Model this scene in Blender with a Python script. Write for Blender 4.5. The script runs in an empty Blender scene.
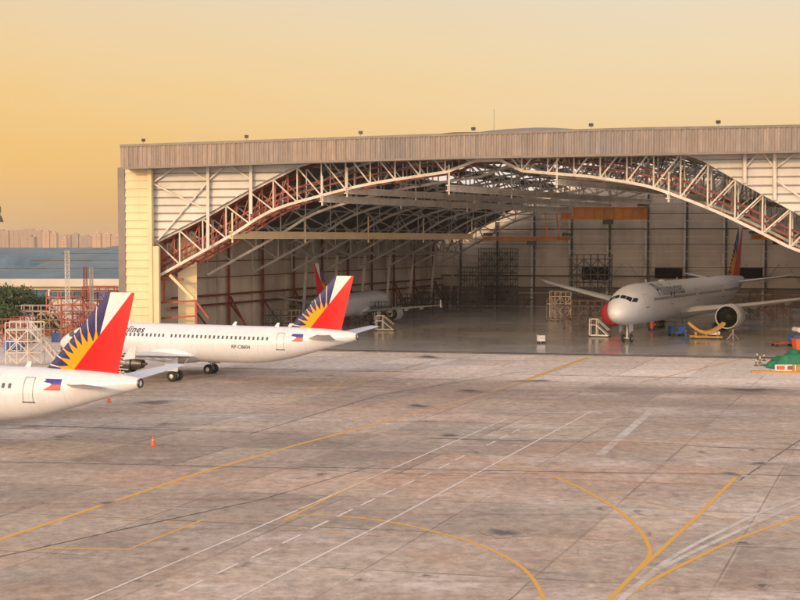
import bpy, bmesh, math, random
from mathutils import Vector, Matrix
random.seed(7)
S = bpy.context.scene
COL = S.collection
R = math.radians

# ------------------------------------------------------------------ camera
F, HOR, CH = 1200.0, 242.0, 15.0
PITCH = math.atan((300 - HOR) / F)
cam = bpy.data.objects.new('camera', bpy.data.cameras.new('camera'))
COL.objects.link(cam)
cam.location = (0, 0, CH)
cam.rotation_euler = (math.pi / 2 - PITCH, 0, 0)
cam.data.sensor_width = 36
cam.data.lens = 36 * F / 800
cam.data.clip_start = 0.5
cam.data.clip_end = 12000
S.camera = cam
CP, SP = math.cos(PITCH), math.sin(PITCH)

def ray(px, py):
    a, b = (px - 400) / F, (300 - py) / F
    return Vector((a, CP + b * SP, -SP + b * CP))

def G(px, py, z=0.0):                      # where the sight line through a pixel meets the level z
    r = ray(px, py); t = (z - CH) / r.z
    return Vector((r.x * t, r.y * t, z))

def D(px, py, y):                          # the point of that sight line at distance y
    r = ray(px, py); t = y / r.y
    return Vector((r.x * t, y, CH + r.z * t))

# ------------------------------------------------------------------ materials
def nt(name):
    m = bpy.data.materials.new(name); m.use_nodes = True
    t = m.node_tree; b = t.nodes['Principled BSDF']
    return m, t, b

def N(t, kind, **kw):
    n = t.nodes.new(kind)
    for k, v in kw.items():
        if k.startswith('i_'): n.inputs[k[2:]].default_value = v
        else: setattr(n, k, v)
    return n

def mathn(t, op, a, b=None, c=None, clamp=False):
    n = t.nodes.new('ShaderNodeMath'); n.operation = op; n.use_clamp = clamp
    for i, v in enumerate((a, b, c)):
        if v is None: continue
        if isinstance(v, (int, float)): n.inputs[i].default_value = v
        else: t.links.new(v, n.inputs[i])
    return n.outputs[0]

def mixc(t, fac, a, b, blend='MIX'):
    n = t.nodes.new('ShaderNodeMix'); n.data_type = 'RGBA'; n.blend_type = blend
    for i, v in ((0, fac), (6, a), (7, b)):
        if isinstance(v, (int, float)): n.inputs[i].default_value = v
        elif isinstance(v, tuple): n.inputs[i].default_value = (*v[:3], 1)
        else: t.links.new(v, n.inputs[i])
    return n.outputs[2]

def mrange(t, v, a, b, c=0.0, d=1.0):
    n = t.nodes.new('ShaderNodeMapRange')
    t.links.new(v, n.inputs[0])
    for i, q in enumerate((a, b, c, d)): n.inputs[i + 1].default_value = q
    return n.outputs[0]

def noise(t, vec, scale, detail=4, rough=.55, dist=0.0):
    n = N(t, 'ShaderNodeTexNoise'); n.inputs['Scale'].default_value = scale
    n.inputs['Detail'].default_value = detail; n.inputs['Roughness'].default_value = rough
    n.inputs['Distortion'].default_value = dist
    if vec is not None: t.links.new(vec, n.inputs['Vector'])
    return n.outputs['Fac']

def mapping(t, src, loc=(0, 0, 0), rot=(0, 0, 0), sc=(1, 1, 1)):
    m = N(t, 'ShaderNodeMapping'); t.links.new(src, m.inputs[0])
    m.inputs[1].default_value = loc; m.inputs[2].default_value = rot; m.inputs[3].default_value = sc
    return m.outputs[0]

def plain(name, col, rough=.6, metal=0.0, var=.15, scale=.6, spec=.5, world=True, dirt=0.0, dirtcol=(.12, .07, .04)):
    m, t, b = nt(name)
    if world: v = N(t, 'ShaderNodeNewGeometry').outputs['Position']
    else: v = N(t, 'ShaderNodeTexCoord').outputs['Object']
    f = mrange(t, noise(t, v, scale), .3, .7, 1 - var, 1 + var)
    n = t.nodes.new('ShaderNodeVectorMath'); n.operation = 'SCALE'
    n.inputs[0].default_value = col[:3]; t.links.new(f, n.inputs['Scale'])
    out = n.outputs[0]
    if dirt:
        v2 = mapping(t, v, sc=(1, 1, .25))
        d = mrange(t, noise(t, v2, scale * 2.3, 6, .65), .5, .75, 0, dirt)
        out = mixc(t, d, out, dirtcol)
    t.links.new(out, b.inputs['Base Color'])
    b.inputs['Roughness'].default_value = rough; b.inputs['Metallic'].default_value = metal
    b.inputs['Specular IOR Level'].default_value = spec
    return m

M = {}
M['white_paint'] = plain('white_aircraft_paint', (.60, .615, .66), .28, var=.04, scale=.5, world=False, dirt=.25, dirtcol=(.5, .44, .38))
M['grey_paint'] = plain('grey_aircraft_paint', (.50, .50, .51), .35, var=.06, world=False)
M['glass'] = plain('dark_glass', (.02, .022, .03), .08, var=.1)
M['win'] = plain('cabin_window_glass', (.07, .075, .10), .2, var=.1)
M['navy'] = plain('navy_lettering', (.007, .009, .035), .4, var=.1)
M['red'] = plain('flag_red', (.62, .02, .02), .4, var=.05)
M['blue'] = plain('flag_blue', (.02, .03, .25), .4, var=.05)
M['outline'] = plain('door_outline', (.16, .14, .13), .5, var=.1)
M['tyre'] = plain('tyre_rubber', (.022, .022, .023), .8, var=.2, scale=3)
M['hub'] = plain('wheel_hub', (.55, .55, .55), .4, .4, var=.1)
M['metal'] = plain('bare_metal', (.5, .5, .5), .3, .9, var=.15, scale=2)
M['darkmetal'] = plain('dark_engine_metal', (.09, .085, .085), .4, .6, var=.4, scale=3)
M['black'] = plain('black_void', (.006, .006, .007), .8, var=.1, spec=.05)
M['steel_white'] = plain('white_steel', (.55, .51, .46), .5, var=.14, scale=.4, dirt=.55, dirtcol=(.22, .12, .07))
M['steel_grey'] = plain('grey_steel', (.36, .34, .31), .5, var=.25, scale=.3, dirt=.5)
M['steel_dark'] = plain('dark_steel', (.06, .055, .05), .6, var=.3, scale=.5)
M['maroon'] = plain('maroon_steel', (.17, .03, .02), .55, var=.35, scale=.5, dirt=.4, dirtcol=(.06, .03, .02))
M['rust'] = plain('oxide_red_steel', (.27, .055, .03), .55, var=.35, scale=.5)
M['orange'] = plain('crane_orange', (.58, .22, .04), .5, var=.2, scale=.3, dirt=.4)
M['yellow'] = plain('equipment_yellow', (.38, .21, .04), .5, var=.2)
M['cream'] = plain('cream_cladding', (.62, .50, .30), .55, var=.08, scale=.25, dirt=.25, dirtcol=(.35, .25, .15))
M['louvre'] = plain('pale_louvre', (.50, .49, .46), .5, var=.10, scale=.3, dirt=.25, dirtcol=(.3, .25, .2))
M['tan'] = plain('tan_wall_sheet', (.56, .475, .39), .65, var=.16, scale=.12, dirt=.45, dirtcol=(.14, .09, .06))
M['brownwall'] = plain('brown_wall_sheet', (.22, .165, .125), .65, var=.2, scale=.12, dirt=.5, dirtcol=(.08, .05, .04))
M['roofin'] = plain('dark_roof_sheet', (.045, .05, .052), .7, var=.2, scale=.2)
M['roofout'] = plain('roof_sheet', (.30, .27, .24), .5, var=.12, scale=.1)
M['cone'] = plain('cone_orange', (.58, .11, .03), .5, var=.1)
M['green'] = plain('green_tarpaulin', (.008, .13, .055), .55, var=.3, scale=1.5)
M['bluepaint'] = plain('blue_paint', (.03, .10, .33), .45, var=.2)
M['whitebox'] = plain('white_box', (.6, .6, .6), .5, var=.05)
M['skin'] = plain('skin', (.35, .20, .13), .6, var=.05)
M['clothblue'] = plain('blue_overalls', (.03, .08, .22), .8, var=.15)
M['clothdark'] = plain('dark_overalls', (.05, .05, .06), .8, var=.15)
M['redcover'] = plain('red_engine_cover', (.28, .01, .025), .6, var=.15, world=False)
M['teal'] = None
M['ochre'] = plain('dull_ochre_steel', (.30, .17, .05), .6, var=.3)
M['trim'] = plain('brown_grey_trim', (.15, .125, .115), .5, var=.15)
M['conelight'] = plain('pale_orange_band', (.72, .35, .2), .5, var=.1)
M['paleeave'] = plain('pale_rendered_wall', (.46, .42, .36), .7, var=.12, scale=.15)
M['fanblade'] = plain('dark_fan_blades', (.014, .014, .016), .5, .0, var=.2, spec=.2)
M['gapshade'] = plain('louvre_gap_painted_shade', (.21, .185, .165), .7, var=.2)

def fill_skylight_mat():
    m = bpy.data.materials.new('added_fill_skylight'); m.use_nodes = True; t = m.node_tree; t.nodes.clear()
    o = N(t, 'ShaderNodeOutputMaterial'); b = N(t, 'ShaderNodeBsdfTranslucent'); b.inputs[0].default_value = (.80, .78, .74, 1); t.links.new(b.outputs[0], o.inputs[0]); return m
M['fill_skylight'] = fill_skylight_mat()
def seams(m):
    t = m.node_tree; b = t.nodes['Principled BSDF']; src = b.inputs['Base Color'].links[0].from_socket
    o = N(t, 'ShaderNodeTexCoord').outputs['Object']; sp = N(t, 'ShaderNodeSeparateXYZ'); t.links.new(o, sp.inputs[0])
    def ln(v, sp_, w): return mrange(t, mathn(t, 'ABSOLUTE', mathn(t, 'SUBTRACT', mathn(t, 'FRACT', mathn(t, 'DIVIDE', v, sp_)), .5)), .5 - w / sp_, .5 - w / sp_ * .4)
    f = mathn(t, 'MAXIMUM', ln(sp.outputs[0], 2.67, .03), mathn(t, 'MULTIPLY', ln(sp.outputs[2], 1.31, .02), .6))
    st = mrange(t, noise(t, mapping(t, o, sc=(2.2, 1, .22)), 1.0, 6, .7), .52, .72, 0, .16)
    c = mixc(t, mathn(t, 'MULTIPLY', f, .28), src, (.22, .21, .2)); c = mixc(t, st, c, (.33, .29, .25))
    t.links.new(c, b.inputs['Base Color'])
seams(M['white_paint'])
def fascia_mat():
    m, t, b = nt('ribbed_fascia_sheet')
    g = N(t, 'ShaderNodeTexCoord').outputs['Object']
    v = mapping(t, g, sc=(1, 1, .03))
    f1 = noise(t, v, 1.1, 3, .7); f2 = noise(t, mapping(t, g, sc=(1, 1, .12)), .09, 3)
    f3 = noise(t, mapping(t, g, sc=(1, 1, .25)), 2.6, 4, .7)
    c = mixc(t, mrange(t, f2, .35, .65), (.17, .152, .145), (.24, .185, .15))
    k = mathn(t, 'MULTIPLY', mrange(t, f1, .3, .7, .72, 1.28), mrange(t, f3, .3, .7, .85, 1.15))
    n = t.nodes.new('ShaderNodeVectorMath'); n.operation = 'SCALE'
    t.links.new(c, n.inputs[0]); t.links.new(k, n.inputs['Scale'])
    t.links.new(n.outputs[0], b.inputs['Base Color']); b.inputs['Roughness'].default_value = .55
    return m
M['fascia'] = fascia_mat()

def teal_mat():
    m, t, b = nt('weathered_teal_roof')
    g = N(t, 'ShaderNodeNewGeometry').outputs['Position']
    v = mapping(t, g, sc=(1, .35, 1))
    f = noise(t, v, .07, 8, .75); f2 = noise(t, mapping(t, g, sc=(.15, 1, 1)), .25, 4, .6)
    c = mixc(t, mrange(t, f, .35, .65), (.03, .095, .14), (.13, .20, .235))
    c = mixc(t, mrange(t, f2, .5, .66, 0, .75), c, (.13, .115, .105))
    c = mixc(t, mrange(t, noise(t, g, .6, 8, .8), .4, .7, 0, .6), c, (.05, .07, .09))
    t.links.new(c, b.inputs['Base Color']); b.inputs['Roughness'].default_value = .6
    return m
M['teal'] = teal_mat()

FD = Vector((.982, -.187, 0))              # along the hangar front
LD = Vector((.394, .919, 0))               # along the painted lanes

def coord_along(t, pos, d):
    n = t.nodes.new('ShaderNodeVectorMath'); n.operation = 'DOT_PRODUCT'
    t.links.new(pos, n.inputs[0]); n.inputs[1].default_value = d
    return n.outputs['Value']

def concrete_nodes(t, darker=1.0):
    g = N(t, 'ShaderNodeNewGeometry').outputs['Position']
    # distances measured across each joint family
    nf = (-FD.y, FD.x, 0); nl = (LD.y, -LD.x, 0)
    w = coord_along(t, g, nf); s = coord_along(t, g, nl)
    big = noise(t, mapping(t, g, rot=(0, 0, R(10)), sc=(.5, 1.2, 1)), .022, 5, .6)
    mid = noise(t, mapping(t, g, rot=(0, 0, R(10)), sc=(.8, 1.0, 1)), .13, 10, .76, .4)
    fine = noise(t, g, 1.3, 10, .80)
    # slab to slab differences
    ci = mathn(t, 'FLOOR', mathn(t, 'DIVIDE', w, 7.6)); cj = mathn(t, 'FLOOR', mathn(t, 'DIVIDE', s, 7.6))
    cmb = N(t, 'ShaderNodeCombineXYZ'); t.links.new(ci, cmb.inputs[0]); t.links.new(cj, cmb.inputs[1])
    wn = N(t, 'ShaderNodeTexWhiteNoise'); t.links.new(cmb.outputs[0], wn.inputs['Vector'])
    base = mixc(t, mrange(t, big, .36, .64), (.245, .195, .158), (.43, .355, .285))
    base = mixc(t, mrange(t, mid, .48, .66, 0, .52), base, (.165, .132, .118))
    base = mixc(t, mrange(t, noise(t, mapping(t, g, loc=(40, 9, 0), rot=(0, 0, R(10)), sc=(.6, 1.0, 1)), .08, 10, .72), .52, .66, 0, .7), base, (.52, .45, .41))
    base = mixc(t, mrange(t, noise(t, mapping(t, g, loc=(4, 90, 0), sc=(.5, 1.1, 1)), .045, 9, .7), .50, .64, 0, .6), base, (.36, .215, .14))
    # pale clean apron slabs along the hangar doors
    edge = mathn(t, 'ADD', w, mathn(t, 'MULTIPLY', mathn(t, 'SUBTRACT', big, .5), 60))
    w0 = Vector((-40.1, 172.6, 0)).dot(Vector(nf))
    near = mrange(t, edge, w0 - 40, w0 - 22)
    base = mixc(t, mathn(t, 'MULTIPLY', near, .80), base, (.60, .52, .46))
    # old tyre sweeps, faint
    sw = noise(t, mapping(t, g, rot=(0, 0, R(66)), sc=(.06, 1.6, 1)), .5, 4, .6)
    base = mixc(t, mrange(t, sw, .58, .72, 0, .42), base, (.09, .075, .07))
    spots = noise(t, mapping(t, g, loc=(7, 3, 0)), .55, 3, .5, 1.0)
    base = mixc(t, mrange(t, spots, .66, .74, 0, .55), base, (.09, .075, .068))
    base = mixc(t, mrange(t, spots, .33, .27, 0, .35), base, (.52, .46, .41))
    k = mathn(t, 'MULTIPLY', mrange(t, fine, .34, .66, .62, 1.34), mrange(t, wn.outputs['Value'], 0, 1, .84, 1.12))
    # joints
    def joint(c, sp, wd):
        q = mathn(t, 'ABSOLUTE', mathn(t, 'SUBTRACT', mathn(t, 'FRACT', mathn(t, 'DIVIDE', c, sp)), .5))
        return mrange(t, q, .5 - wd / sp, .5 - wd / sp * .3)
    jn = mathn(t, 'MAXIMUM', joint(mathn(t, 'ADD', w, mathn(t, 'MULTIPLY', mid, .3)), 7.6, .10), joint(mathn(t, 'ADD', s, mathn(t, 'MULTIPLY', mid, .3)), 7.6, .07))
    jn2 = joint(mathn(t, 'ADD', w, mathn(t, 'MULTIPLY', mid, 2.2)), 45.6, .40)
    jm = mathn(t, 'MULTIPLY', jn, mrange(t, noise(t, g, .06, 3), .40, .60, .15, .75))
    jm2 = mathn(t, 'MULTIPLY', jn2, mrange(t, noise(t, g, .09, 5), .42, .58, .1, .8))
    n = t.nodes.new('ShaderNodeVectorMath'); n.operation = 'SCALE'
    t.links.new(base, n.inputs[0]); t.links.new(mathn(t, 'MULTIPLY', k, 1.12), n.inputs['Scale'])
    out = mixc(t, jm, n.outputs[0], (.06, .05, .045))
    out = mixc(t, jm2, out, (.05, .042, .04))
    return out, fine, mid, g

def ground_mat():
    m, t, b = nt('apron_concrete')
    c, fine, mid, g = concrete_nodes(t)
    t.links.new(c, b.inputs['Base Color'])
    t.links.new(mrange(t, mid, .3, .7, .8, .62), b.inputs['Roughness'])
    b.inputs['Specular IOR Level'].default_value = .35
    bp = N(t, 'ShaderNodeBump'); bp.inputs['Strength'].default_value = .25; bp.inputs['Distance'].default_value = .05
    t.links.new(fine, bp.inputs['Height']); t.links.new(bp.outputs[0], b.inputs['Normal'])
    return m
M['ground'] = ground_mat()

def paint_mat(name, col, wear=.45):
    m, t, b = nt(name)
    c, fine, mid, g = concrete_nodes(t)
    wr = noise(t, g, .8, 8, .75); wr2 = noise(t, g, .05, 3)
    thr = mathn(t, 'ADD', mathn(t, 'MULTIPLY', wr, .7), mathn(t, 'MULTIPLY', wr2, .5))
    f = mrange(t, thr, .50 + .25 * (1 - wear), .62 + .25 * (1 - wear), 1, max(0, .25 - wear * .2))
    t.links.new(mixc(t, f, c, col), b.inputs['Base Color']); b.inputs['Roughness'].default_value = .6
    return m
M['yline'] = paint_mat('worn_yellow_paint', (.60, .32, .045), .28)
M['ylinefaint'] = paint_mat('faded_yellow_paint', (.50, .29, .11), .7)
M['wline'] = paint_mat('worn_white_paint', (.62, .55, .50), .62)
M['wlinefaint'] = paint_mat('faded_white_paint', (.52, .47, .43), .85)
M['crack'] = paint_mat('dark_joint_filler', (.075, .062, .055), .6)
M['tline'] = paint_mat('dark_rubber_strip', (.055, .042, .035), .2)

def stain_mat():
    m, t, b = nt('oil_stain')
    c, fine, mid, g = concrete_nodes(t)
    f = mrange(t, noise(t, g, .5, 8, .75), .40, .60, .1, .9)
    at = N(t, 'ShaderNodeAttribute'); at.attribute_name = 'rim'
    f = mrange(t, mathn(t, 'ADD', mathn(t, 'MULTIPLY', at.outputs['Fac'], 1.3), mathn(t, 'MULTIPLY', noise(t, g, .9, 8, .75), .9)), .62, 1.35, 0, .85)
    t.links.new(mixc(t, f, c, (.05, .042, .038)), b.inputs['Base Color']); b.inputs['Roughness'].default_value = .5
    return m
M['stain'] = stain_mat()

def floor_mat():
    m, t, b = nt('polished_hangar_floor')
    g = N(t, 'ShaderNodeNewGeometry').outputs['Position']
    a = noise(t, g, .06, 4); c = noise(t, mapping(t, g, sc=(.4, 1.5, 1)), .6, 6, .7)
    col = mixc(t, mrange(t, a, .35, .65), (.36, .35, .34), (.46, .45, .44))
    col = mixc(t, mrange(t, c, .5, .75, 0, .3), col, (.2, .185, .17))
    t.links.new(col, b.inputs['Base Color'])
    t.links.new(mrange(t, a, .3, .7, .12, .22), b.inputs['Roughness'])
    b.inputs['Specular IOR Level'].default_value = .55
    return m
M['floor'] = floor_mat()

def fin_mat(name, x0, z0, sc):
    """livery laid out on the fin's own x (aft) and z (up): blue field, yellow sun with rays, white corner, red half.
    x0,z0: the fin's trailing root corner; sc: size against the small fin"""
    m, t, b = nt(name)
    o = N(t, 'ShaderNodeTexCoord').outputs['Object']
    sp = N(t, 'ShaderNodeSeparateXYZ'); t.links.new(o, sp.inputs[0])
    u = mathn(t, 'DIVIDE', mathn(t, 'SUBTRACT', sp.outputs[0], x0), sc)
    v = mathn(t, 'DIVIDE', mathn(t, 'SUBTRACT', sp.outputs[2], z0), sc)
    du = mathn(t, 'ADD', u, 1.5); dv = v                              # sun centre (-1.5, 0)
    r = mathn(t, 'SQRT', mathn(t, 'ADD', mathn(t, 'MULTIPLY', du, du), mathn(t, 'MULTIPLY', dv, dv)))
    ang = mathn(t, 'ARCTAN2', mathn(t, 'MULTIPLY', du, -1), dv)       # 0 straight up, grows towards the nose
    w = R(11.7)
    q = mathn(t, 'MULTIPLY', mathn(t, 'ABSOLUTE', mathn(t, 'SUBTRACT', mathn(t, 'FRACT', mathn(t, 'ADD', mathn(t, 'DIVIDE', ang, w), .5)), .5)), 2)
    rad = mathn(t, 'ADD', 2.35, mathn(t, 'MULTIPLY', mathn(t, 'POWER', mathn(t, 'SUBTRACT', 1, q), 1.4), .95))
    sun = mathn(t, 'LESS_THAN', r, rad)
    line = mathn(t, 'LESS_THAN', mathn(t, 'MULTIPLY', mathn(t, 'MULTIPLY', q, w / 2), r), .045)
    # red: below the line from (-3.6,0) to (1.5,5.9)
    red = mathn(t, 'LESS_THAN', mathn(t, 'SUBTRACT', mathn(t, 'MULTIPLY', v, 5.05), mathn(t, 'MULTIPLY', mathn(t, 'ADD', u, 3.6), 5.95)), 0)
    # white corner: aft of the line from (-1.2,3.2) to (-.2,6)
    white = mathn(t, 'GREATER_THAN', mathn(t, 'SUBTRACT', mathn(t, 'MULTIPLY', mathn(t, 'ADD', u, 1.08), 2.7), mathn(t, 'MULTIPLY', mathn(t, 'SUBTRACT', v, 3.2), .80)), 0)
    c = mixc(t, line, (.022, .02, .11), (.55, .52, .46))
    c = mixc(t, white, c, (.62, .63, .66))
    c = mixc(t, sun, c, (.74, .31, .008))
    c = mixc(t, red, c, (.62, .010, .010))
    t.links.new(c, b.inputs['Base Color']); b.inputs['Roughness'].default_value = .3
    return m

# ------------------------------------------------------------------ mesh helpers
class MB:
    def __init__(s): s.v = []; s.f = []
    def add(s, vs, fs):
        o = len(s.v); s.v += [tuple(v) for v in vs]; s.f += [tuple(i + o for i in f) for f in fs]; return s
    def box(s, c, sx, sy, sz, rz=0.0):
        c = Vector(c); ca, sa = math.cos(rz), math.sin(rz); vs = []
        for dz in (-.5, .5):
            for dx, dy in ((-.5, -.5), (.5, -.5), (.5, .5), (-.5, .5)):
                x, y = dx * sx, dy * sy
                vs.append(c + Vector((x * ca - y * sa, x * sa + y * ca, dz * sz)))
        return s.add(vs, [(3, 2, 1, 0), (4, 5, 6, 7), (0, 1, 5, 4), (1, 2, 6, 5), (2, 3, 7, 6), (3, 0, 4, 7)])
    def bar(s, p, q, w, n=4, w2=None):
        p, q = Vector(p), Vector(q); d = q - p
        if d.length < 1e-5: return s
        d.normalize(); up = Vector((0, 0, 1)) if abs(d.z) < .95 else Vector((0, 1, 0))
        a = d.cross(up).normalized(); b = a.cross(d); w2 = w if w2 is None else w2; vs = []
        for pt, ww in ((p, w), (q, w2)):
            for i in range(n):
                t = 2 * math.pi * (i + .5) / n; rr = ww / 2 * (1.414 if n == 4 else 1)
                vs.append(pt + a * math.cos(t) * rr + b * math.sin(t) * rr)
        fs = [(i, (i + 1) % n, (i + 1) % n + n, i + n) for i in range(n)] + [tuple(range(n))[::-1], tuple(range(n, 2 * n))]
        return s.add(vs, fs)
    def loft(s, rings, cap=True):
        n = len(rings[0]); vs = [p for r in rings for p in r]; fs = []
        for k in range(len(rings) - 1):
            for i in range(n):
                j = (i + 1) % n; fs.append((k * n + i, k * n + j, (k + 1) * n + j, (k + 1) * n + i))
        if cap: fs += [tuple(range(n))[::-1], tuple(range((len(rings) - 1) * n, len(rings) * n))]
        return s.add(vs, fs)
    def lathe(s, c, axis, prof, n=28, cap=True):       # prof: (distance along axis, radius)
        c = Vector(c); d = Vector(axis).normalized(); up = Vector((0, 0, 1)) if abs(d.z) < .9 else Vector((0, 1, 0))
        a = d.cross(up).normalized(); b = a.cross(d)
        return s.loft([[c + d * x + a * math.cos(6.28318531 * i / n) * r + b * math.sin(6.28318531 * i / n) * r for i in range(n)] for x, r in prof], cap)
    def build(s, name, mat, parent=None, smooth=False, mats=None):
        me = bpy.data.meshes.new(name); me.from_pydata(s.v, [], s.f); me.update()
        bm = bmesh.new(); bm.from_mesh(me); bmesh.ops.recalc_face_normals(bm, faces=bm.faces); bm.to_mesh(me); bm.free()
        me.materials.append(mat)
        if smooth:
            for p in me.polygons: p.use_smooth = True
            try: me.set_sharp_from_angle(angle=R(38))
            except Exception: pass
        o = bpy.data.objects.new(name, me); COL.objects.link(o)
        if parent: o.parent = parent
        return o

def thing(name, label, cat, loc=(0, 0, 0), rz=0.0, group=None):
    o = bpy.data.objects.new(name, None); COL.objects.link(o); o.location = loc; o.rotation_euler = (0, 0, rz)
    o.empty_display_size = .5
    return tag(o, label, cat, group)
def tag(o, label, cat, group=None):
    o['label'] = label; o['category'] = cat
    if group: o['group'] = group
    return o
def struct(o, kind='structure'): o['kind'] = kind; return o
def kids(o): return [c for c in COL.objects if c.parent == o]
def copy_tree(o, parent=None):
    c = o.copy(); COL.objects.link(c)
    if parent: c.parent = parent
    for ch in kids(o): copy_tree(ch, c)
    return c

# ------------------------------------------------------------------ world, sun
SUNH = Vector((.53, .85, 0)).normalized(); ELEV = R(13)
world = bpy.data.worlds.new('World'); S.world = world; world.use_nodes = True
t = world.node_tree; t.nodes.clear()
out = N(t, 'ShaderNodeOutputWorld'); bg = N(t, 'ShaderNodeBackground'); bg2 = N(t, 'ShaderNodeBackground'); add = N(t, 'ShaderNodeAddShader')
sky = N(t, 'ShaderNodeTexSky'); sky.sky_type = 'NISHITA'; sky.sun_disc = False
sky.sun_elevation = ELEV; sky.sun_rotation = math.atan2(-SUNH.x, -SUNH.y)
sky.dust_density = 4; sky.air_density = 1.5
bg.inputs[1].default_value = .05; t.links.new(sky.outputs[0], bg.inputs[0])
g = N(t, 'ShaderNodeNewGeometry').outputs['Incoming']
nrm = N(t, 'ShaderNodeVectorMath'); nrm.operation = 'SCALE'; nrm.inputs['Scale'].default_value = -1; t.links.new(g, nrm.inputs[0])
sep = N(t, 'ShaderNodeSeparateXYZ'); t.links.new(nrm.outputs[0], sep.inputs[0])
def ramp(stops):
    r = N(t, 'ShaderNodeValToRGB'); t.links.new(sep.outputs[2], r.inputs[0]); e = r.color_ramp.elements
    while len(e) > 1: e.remove(e[-1])
    e[0].position = stops[0][0]; e[0].color = (*stops[0][1], 1)
    for p, c in stops[1:]:
        k = e.new(p); k.color = (*c, 1)
    return r.outputs[0]
left = ramp([(0, (.84, .45, .16)), (.012, (.88, .48, .12)), (.05, (.93, .50, .065)), (.10, (.88, .50, .12)), (.16, (.84, .54, .22)), (.22, (.74, .56, .38)), (.45, (.76, .68, .66)), (1, (.56, .60, .80))])
right = ramp([(0, (.62, .37, .25)), (.05, (.78, .48, .24)), (.10, (.82, .54, .27)), (.16, (.78, .56, .33)), (.22, (.70, .57, .44)), (.45, (.76, .68, .66)), (1, (.56, .60, .80))])
az = mathn(t, 'ARCTAN2', sep.outputs[0], sep.outputs[1])
col = mixc(t, mrange(t, az, -.42, .18), left, right)
clouds = noise(t, mapping(t, nrm.outputs[0], sc=(1.2, 1.2, 7)), 2.2, 4, .55)
col = mixc(t, mrange(t, clouds, .42, .70, 0, .32), col, (.80, .56, .38))
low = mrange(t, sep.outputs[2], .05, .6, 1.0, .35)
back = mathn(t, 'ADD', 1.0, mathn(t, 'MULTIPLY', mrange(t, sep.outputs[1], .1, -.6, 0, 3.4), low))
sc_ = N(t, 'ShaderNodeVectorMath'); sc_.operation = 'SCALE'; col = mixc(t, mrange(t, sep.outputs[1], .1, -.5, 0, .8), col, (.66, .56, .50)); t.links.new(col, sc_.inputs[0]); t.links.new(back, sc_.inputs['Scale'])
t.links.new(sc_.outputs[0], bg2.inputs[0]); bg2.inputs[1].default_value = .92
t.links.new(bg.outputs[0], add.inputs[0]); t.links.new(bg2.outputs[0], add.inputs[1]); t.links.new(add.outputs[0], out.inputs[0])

sl = bpy.data.lights.new('sun', 'SUN'); sl.energy = 2.1; sl.color = (1, .64, .33); sl.angle = R(3)
so = bpy.data.objects.new('sun', sl); COL.objects.link(so)
so.rotation_euler = Vector((SUNH.x * math.cos(ELEV), SUNH.y * math.cos(ELEV), -math.sin(ELEV))).to_track_quat('-Z', 'Y').to_euler()
S.view_settings.view_transform = 'Standard'; S.view_settings.look = 'None'; S.view_settings.exposure = 0; S.view_settings.gamma = 1

# ------------------------------------------------------------------ ground and markings
gm = MB(); gx = [-2600, -300, -100, 100, 300, 2600]; gy = [-300, 0, 100, 200, 400, 4200]
for i in range(5):
    for j in range(5):
        gm.add([(gx[i], gy[j], 0), (gx[i + 1], gy[j], 0), (gx[i + 1], gy[j + 1], 0), (gx[i], gy[j + 1], 0)], [(0, 1, 2, 3)])
struct(gm.build('ground', M['ground']))
ZL = [.005]
def smoothpts(pts, n=6):
    if len(pts) < 3: return pts
    o = []
    for i in range(len(pts) - 1):
        p0 = pts[max(i - 1, 0)]; p1 = pts[i]; p2 = pts[i + 1]; p3 = pts[min(i + 2, len(pts) - 1)]
        for k in range(n):
            s = k / n
            o.append(.5 * ((2 * p1) + (p2 - p0) * s + (2 * p0 - 5 * p1 + 4 * p2 - p3) * s * s + (3 * p1 - p0 - 3 * p2 + p3) * s ** 3))
    return o + [pts[-1]]
def ribbon(pix, w, mat, name, curve=False):
    P = [G(*p) for p in pix]
    if curve: P = smoothpts(P)
    z = ZL[0]; ZL[0] += .0003; vs = []; fs = []
    for i, p in enumerate(P):
        d = (P[min(i + 1, len(P) - 1)] - P[max(i - 1, 0)]).normalized(); nn = Vector((-d.y, d.x, 0)) * w * .36
        vs += [(p.x + nn.x, p.y + nn.y, z), (p.x - nn.x, p.y - nn.y, z)]
        if i: fs.append((2 * i - 2, 2 * i - 1, 2 * i + 1, 2 * i))
    return struct(MB().add(vs, fs).build(name, mat))
Y, YF, W, WF = M['yline'], M['ylinefaint'], M['wline'], M['wlinefaint']
ribbon([(-20, 546), (200, 472.5), (300, 444), (395, 419)], .46, Y, 'taxi_line')
ribbon([(395, 419), (470, 398), (520, 382)], .42, YF, 'taxi_line')
ribbon([(520, 382), (588, 357.5)], .8, Y, 'taxi_line')
ribbon([(-20, 547), (128, 549.5), (205, 519)], .26, Y, 'taxi_line')
ribbon([(205, 519), (283, 520)], .24, YF, 'taxi_line')
ribbon([(283, 516), (320, 515), (350, 517), (390, 522), (430, 530.5), (470, 541.5), (506, 557), (530, 575), (544, 600), (550, 625)], .3, Y, 'taxi_line', True)
ribbon([(285, 520), (330, 497), (395, 467)], .24, Y, 'taxi_line')
ribbon([(500, 464), (540, 473), (572, 484), (612, 506), (636, 526), (648, 544), (649, 556), (636, 572)], .3, Y, 'taxi_line', True)
ribbon([(742, 471), (700, 513.5), (660, 551), (636, 572), (606, 603), (580, 630)], .34, Y, 'taxi_line')
ribbon([(445, 452), (500, 464), (552, 476), (632, 498), (704, 515), (756, 528), (815, 544)], .2, YF, 'taxi_line', True)
ribbon([(596, 625), (622, 600), (648, 583), (692, 560), (740, 538), (815, 511)], .32, Y, 'taxi_line', True)
ribbon([(500, 432), (620, 438), (815, 446)], .24, YF, 'taxi_line')
ribbon([(540, 421), (680, 428), (815, 434)], .2, YF, 'taxi_line')
ribbon([(275, 402), (360, 380), (440, 359)], .4, YF, 'taxi_line')
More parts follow.
